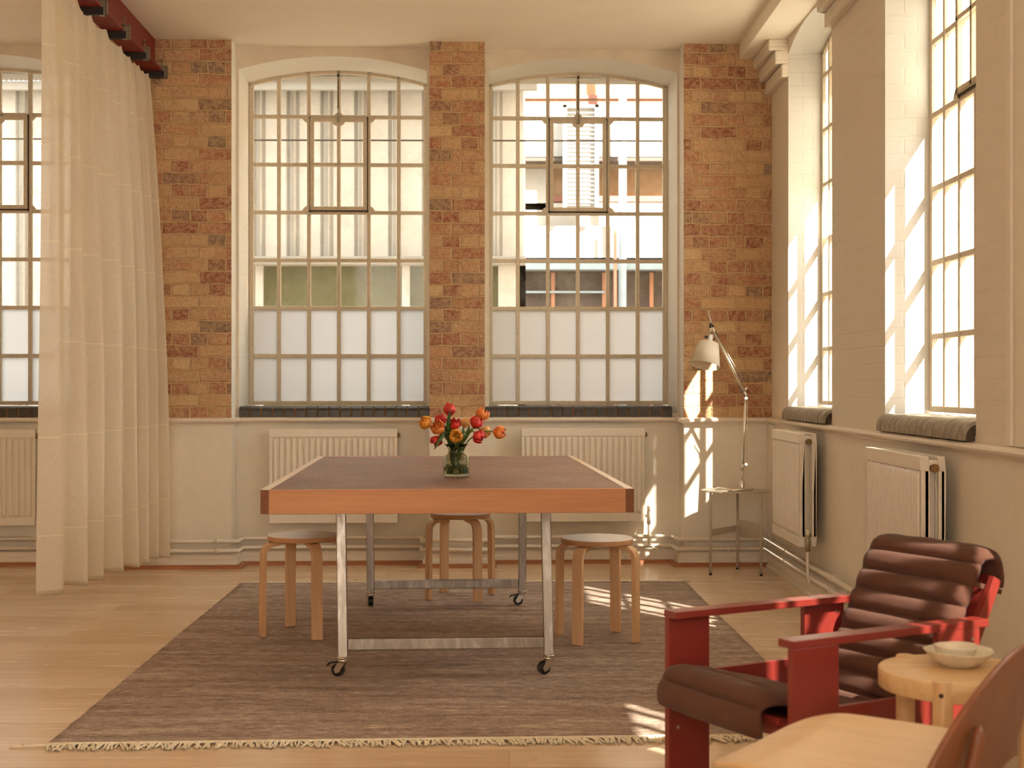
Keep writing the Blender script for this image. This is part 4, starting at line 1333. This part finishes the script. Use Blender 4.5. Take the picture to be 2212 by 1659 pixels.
# ------------------------------------------------------------------ outside
mb = MB(); mb.box(-30, 30, -12, 45, -4.3, -4.1)
struct(mb.build('ground', M['ground'])); bpy.data.objects['ground']['kind'] = 'structure'
def clad_building():
    root = empty('clad_building', (0, 12.5, 0))
    tag(root, 'white ribbed metal-clad building close outside the back windows', 'building')
    mb = MB()
    x0, x1 = -6.5, .15
    # ribbed cladding
    xs = []; p = .31; x = x0
    while x < x1:
        xs += [(x, 0), (x+.12, 0), (x+.135, .04), (x+.15, .04), (x+.165, -.03), (x+.195, -.03), (x+.21, .03), (x+.225, .03), (x+.24, 0)]
        x += p
    xs = [q for q in xs if q[0] <= x1]
    def rib(sel, z0, z1):
        sx = [q for q in xs if sel(q[0])]
        for (a, d), (b, e) in zip(sx[:-1], sx[1:]):
            mb.add([(a, d, z0), (b, e, z0), (b, e, z1), (a, d, z1)], [(0, 1, 2, 3)], 1 if d == -.03 and e == -.03 else 0)  # narrow faces greyed, painting groove shade into the cladding
    rib(lambda a: True, 2.32, 3.93); rib(lambda a: a < -2.6, -4, 2.32)
    mb.box(x0, x1, .06, 2.0, -4, 3.95)
    mb.build('cladding', [M['out_panel'], M['out_grey']], root, fixn=True)
    mb = MB(); mb.box(-2.6, x1, -.12, .05, 2.28, 2.36); mb.build('ledge', M['out_grey'], root, bevel=.01)
    mb = MB(); mb.box(-2.6, -.1, .02, .06, .8, 2.28); mb.build('window_strip', M['out_green'], root)
    mb = MB()
    for x in (-2.32, -.98, .08): mb.box(x, x+.07, -.03, .05, .8, 2.28)
    mb.box(-.1, x1, -.03, .06, -4, 2.28); mb.box(-2.6, -.1, -.03, .06, -4, .8)
    mb.build('mullions', M['out_panel'], root)
    mb = MB(); xs2 = [(x0+i*.022, (.006 if i % 2 else -.006)) for i in range(int((x1+.15-x0)/.022))]
    mb.grid([[(a, -.28, 3.92+d) for a, d in xs2], [(a, 2.2, 4.5+d) for a, d in xs2]], 0, False)
    mb.build('corrugated_roof', M['out_grey'], root, shell=.006)
    mb = MB(); mb.box(x0, x1+.1, -.26, -.20, 3.84, 3.915); mb.build('gutter', M['out_grey'], root)
clad_building()
def far_building():
    root = empty('brick_building', (0, 18, 0))
    tag(root, 'tan brick building with white stone bands beyond the right-hand back window', 'building')
    def z(py): return 1.19-(py-832)/2950*18
    def X(px): return (px-1100)/2950*18
    x0, x1 = -2, 9
    def part(name, mat, rs, depth=-.05):
        mb = MB()
        for (a, b, c, d) in rs: mb.box(a, b, depth, .2, c, d)
        return mb.build(name, M[mat], root)
    mb = MB(); mb.box(x0, x1, 0, 3, -4, 9.5); mb.build('wall', M['out_brick'], root)
    part('red_band', 'out_red', [(x0, x1, z(214), z(206)), (x0, x1, z(226), z(220)), (x0, x1, z(436), z(424))], -.03)
    part('stone_band', 'out_white', [(x0, x1, z(345), z(268)), (x0, x1, z(560), z(493))], -.25)
    part('grey_band', 'out_grey', [(x0, x1, z(268), z(228)), (x0, x1, z(490), z(440)), (x0, X(1180), z(455), z(366))], -.06)
    part('dark_ledge', 'out_dark', [(x0, x1, z(357), z(350))], -.35)  # thin dark band just below the upper stone band
    part('ledge', 'out_pipe', [(x0, x1, z(586), z(566))], -.3)
    part('shopfront', 'out_dark', [(x0, x1, -4, z(590))], -.04)
    part('mullion', 'out_orange', [(X(px), X(px)+.05, -4, z(590)) for px in (1190, 1300, 1402)], -.09)
    part('shelf', 'out_pipe', [(x0, X(1305), z(634), z(630))], -.12)
    mb = MB()
    mb.box(X(1213), X(1221), -.5, -.42, z(458), z(243)); mb.box(X(1280), X(1288), -.5, -.42, z(458), z(243)); mb.box(X(1213), X(1288), -.5, -.42, z(249), z(243))
    k = 258
    while k < 456: mb.box(X(1221), X(1280), -.48, -.45, z(k+1.6), z(k)); k += 9
    mb.build('louvre', M['out_white'], root)
    mb = MB(); mb.box(X(1221), X(1280), -.42, -.4, z(458), z(243)); mb.build('louvre_back', M['out_grey'], root)
    mb = MB(); mb.tube([(X(1338), -.5, -4), (X(1338), -.5, 7)], .05, 14); mb.build('downpipe', M['out_pipe'], root)
    mb = MB(); mb.tube([(X(1322), -.55, -4), (X(1322), -.55, z(466))], .022, 10); mb.build('orange_pipe', M['out_orange'], root)
far_building()
mb = MB(); mb.tube([(-6, 11.2, 3.22), (-2, 11.2, 3.20), (2.2, 11.2, 3.19)], .008, 6)
tag(mb.build('overhead_cable', M['iron_dark']), 'thin dark cable crossing outside the tops of the back windows', 'cable')
def side_building():
    root = empty('stock_brick_building', (3.6, 10.5, 0))
    tag(root, 'sunlit yellow stock brick building outside the right-hand windows', 'building')
    mb = MB(); mb.box(-1.0, 8, 0, 2, -4, 9); mb.build('wall', M['yellow_brick'], root)
    mb = MB(); mb.box(-.55, -.1, -.03, .0, -4, 9); mb.box(.35, 1.3, -.03, 0, -4, 9); mb.build('render_strip', M['out_white'], root)
side_building()
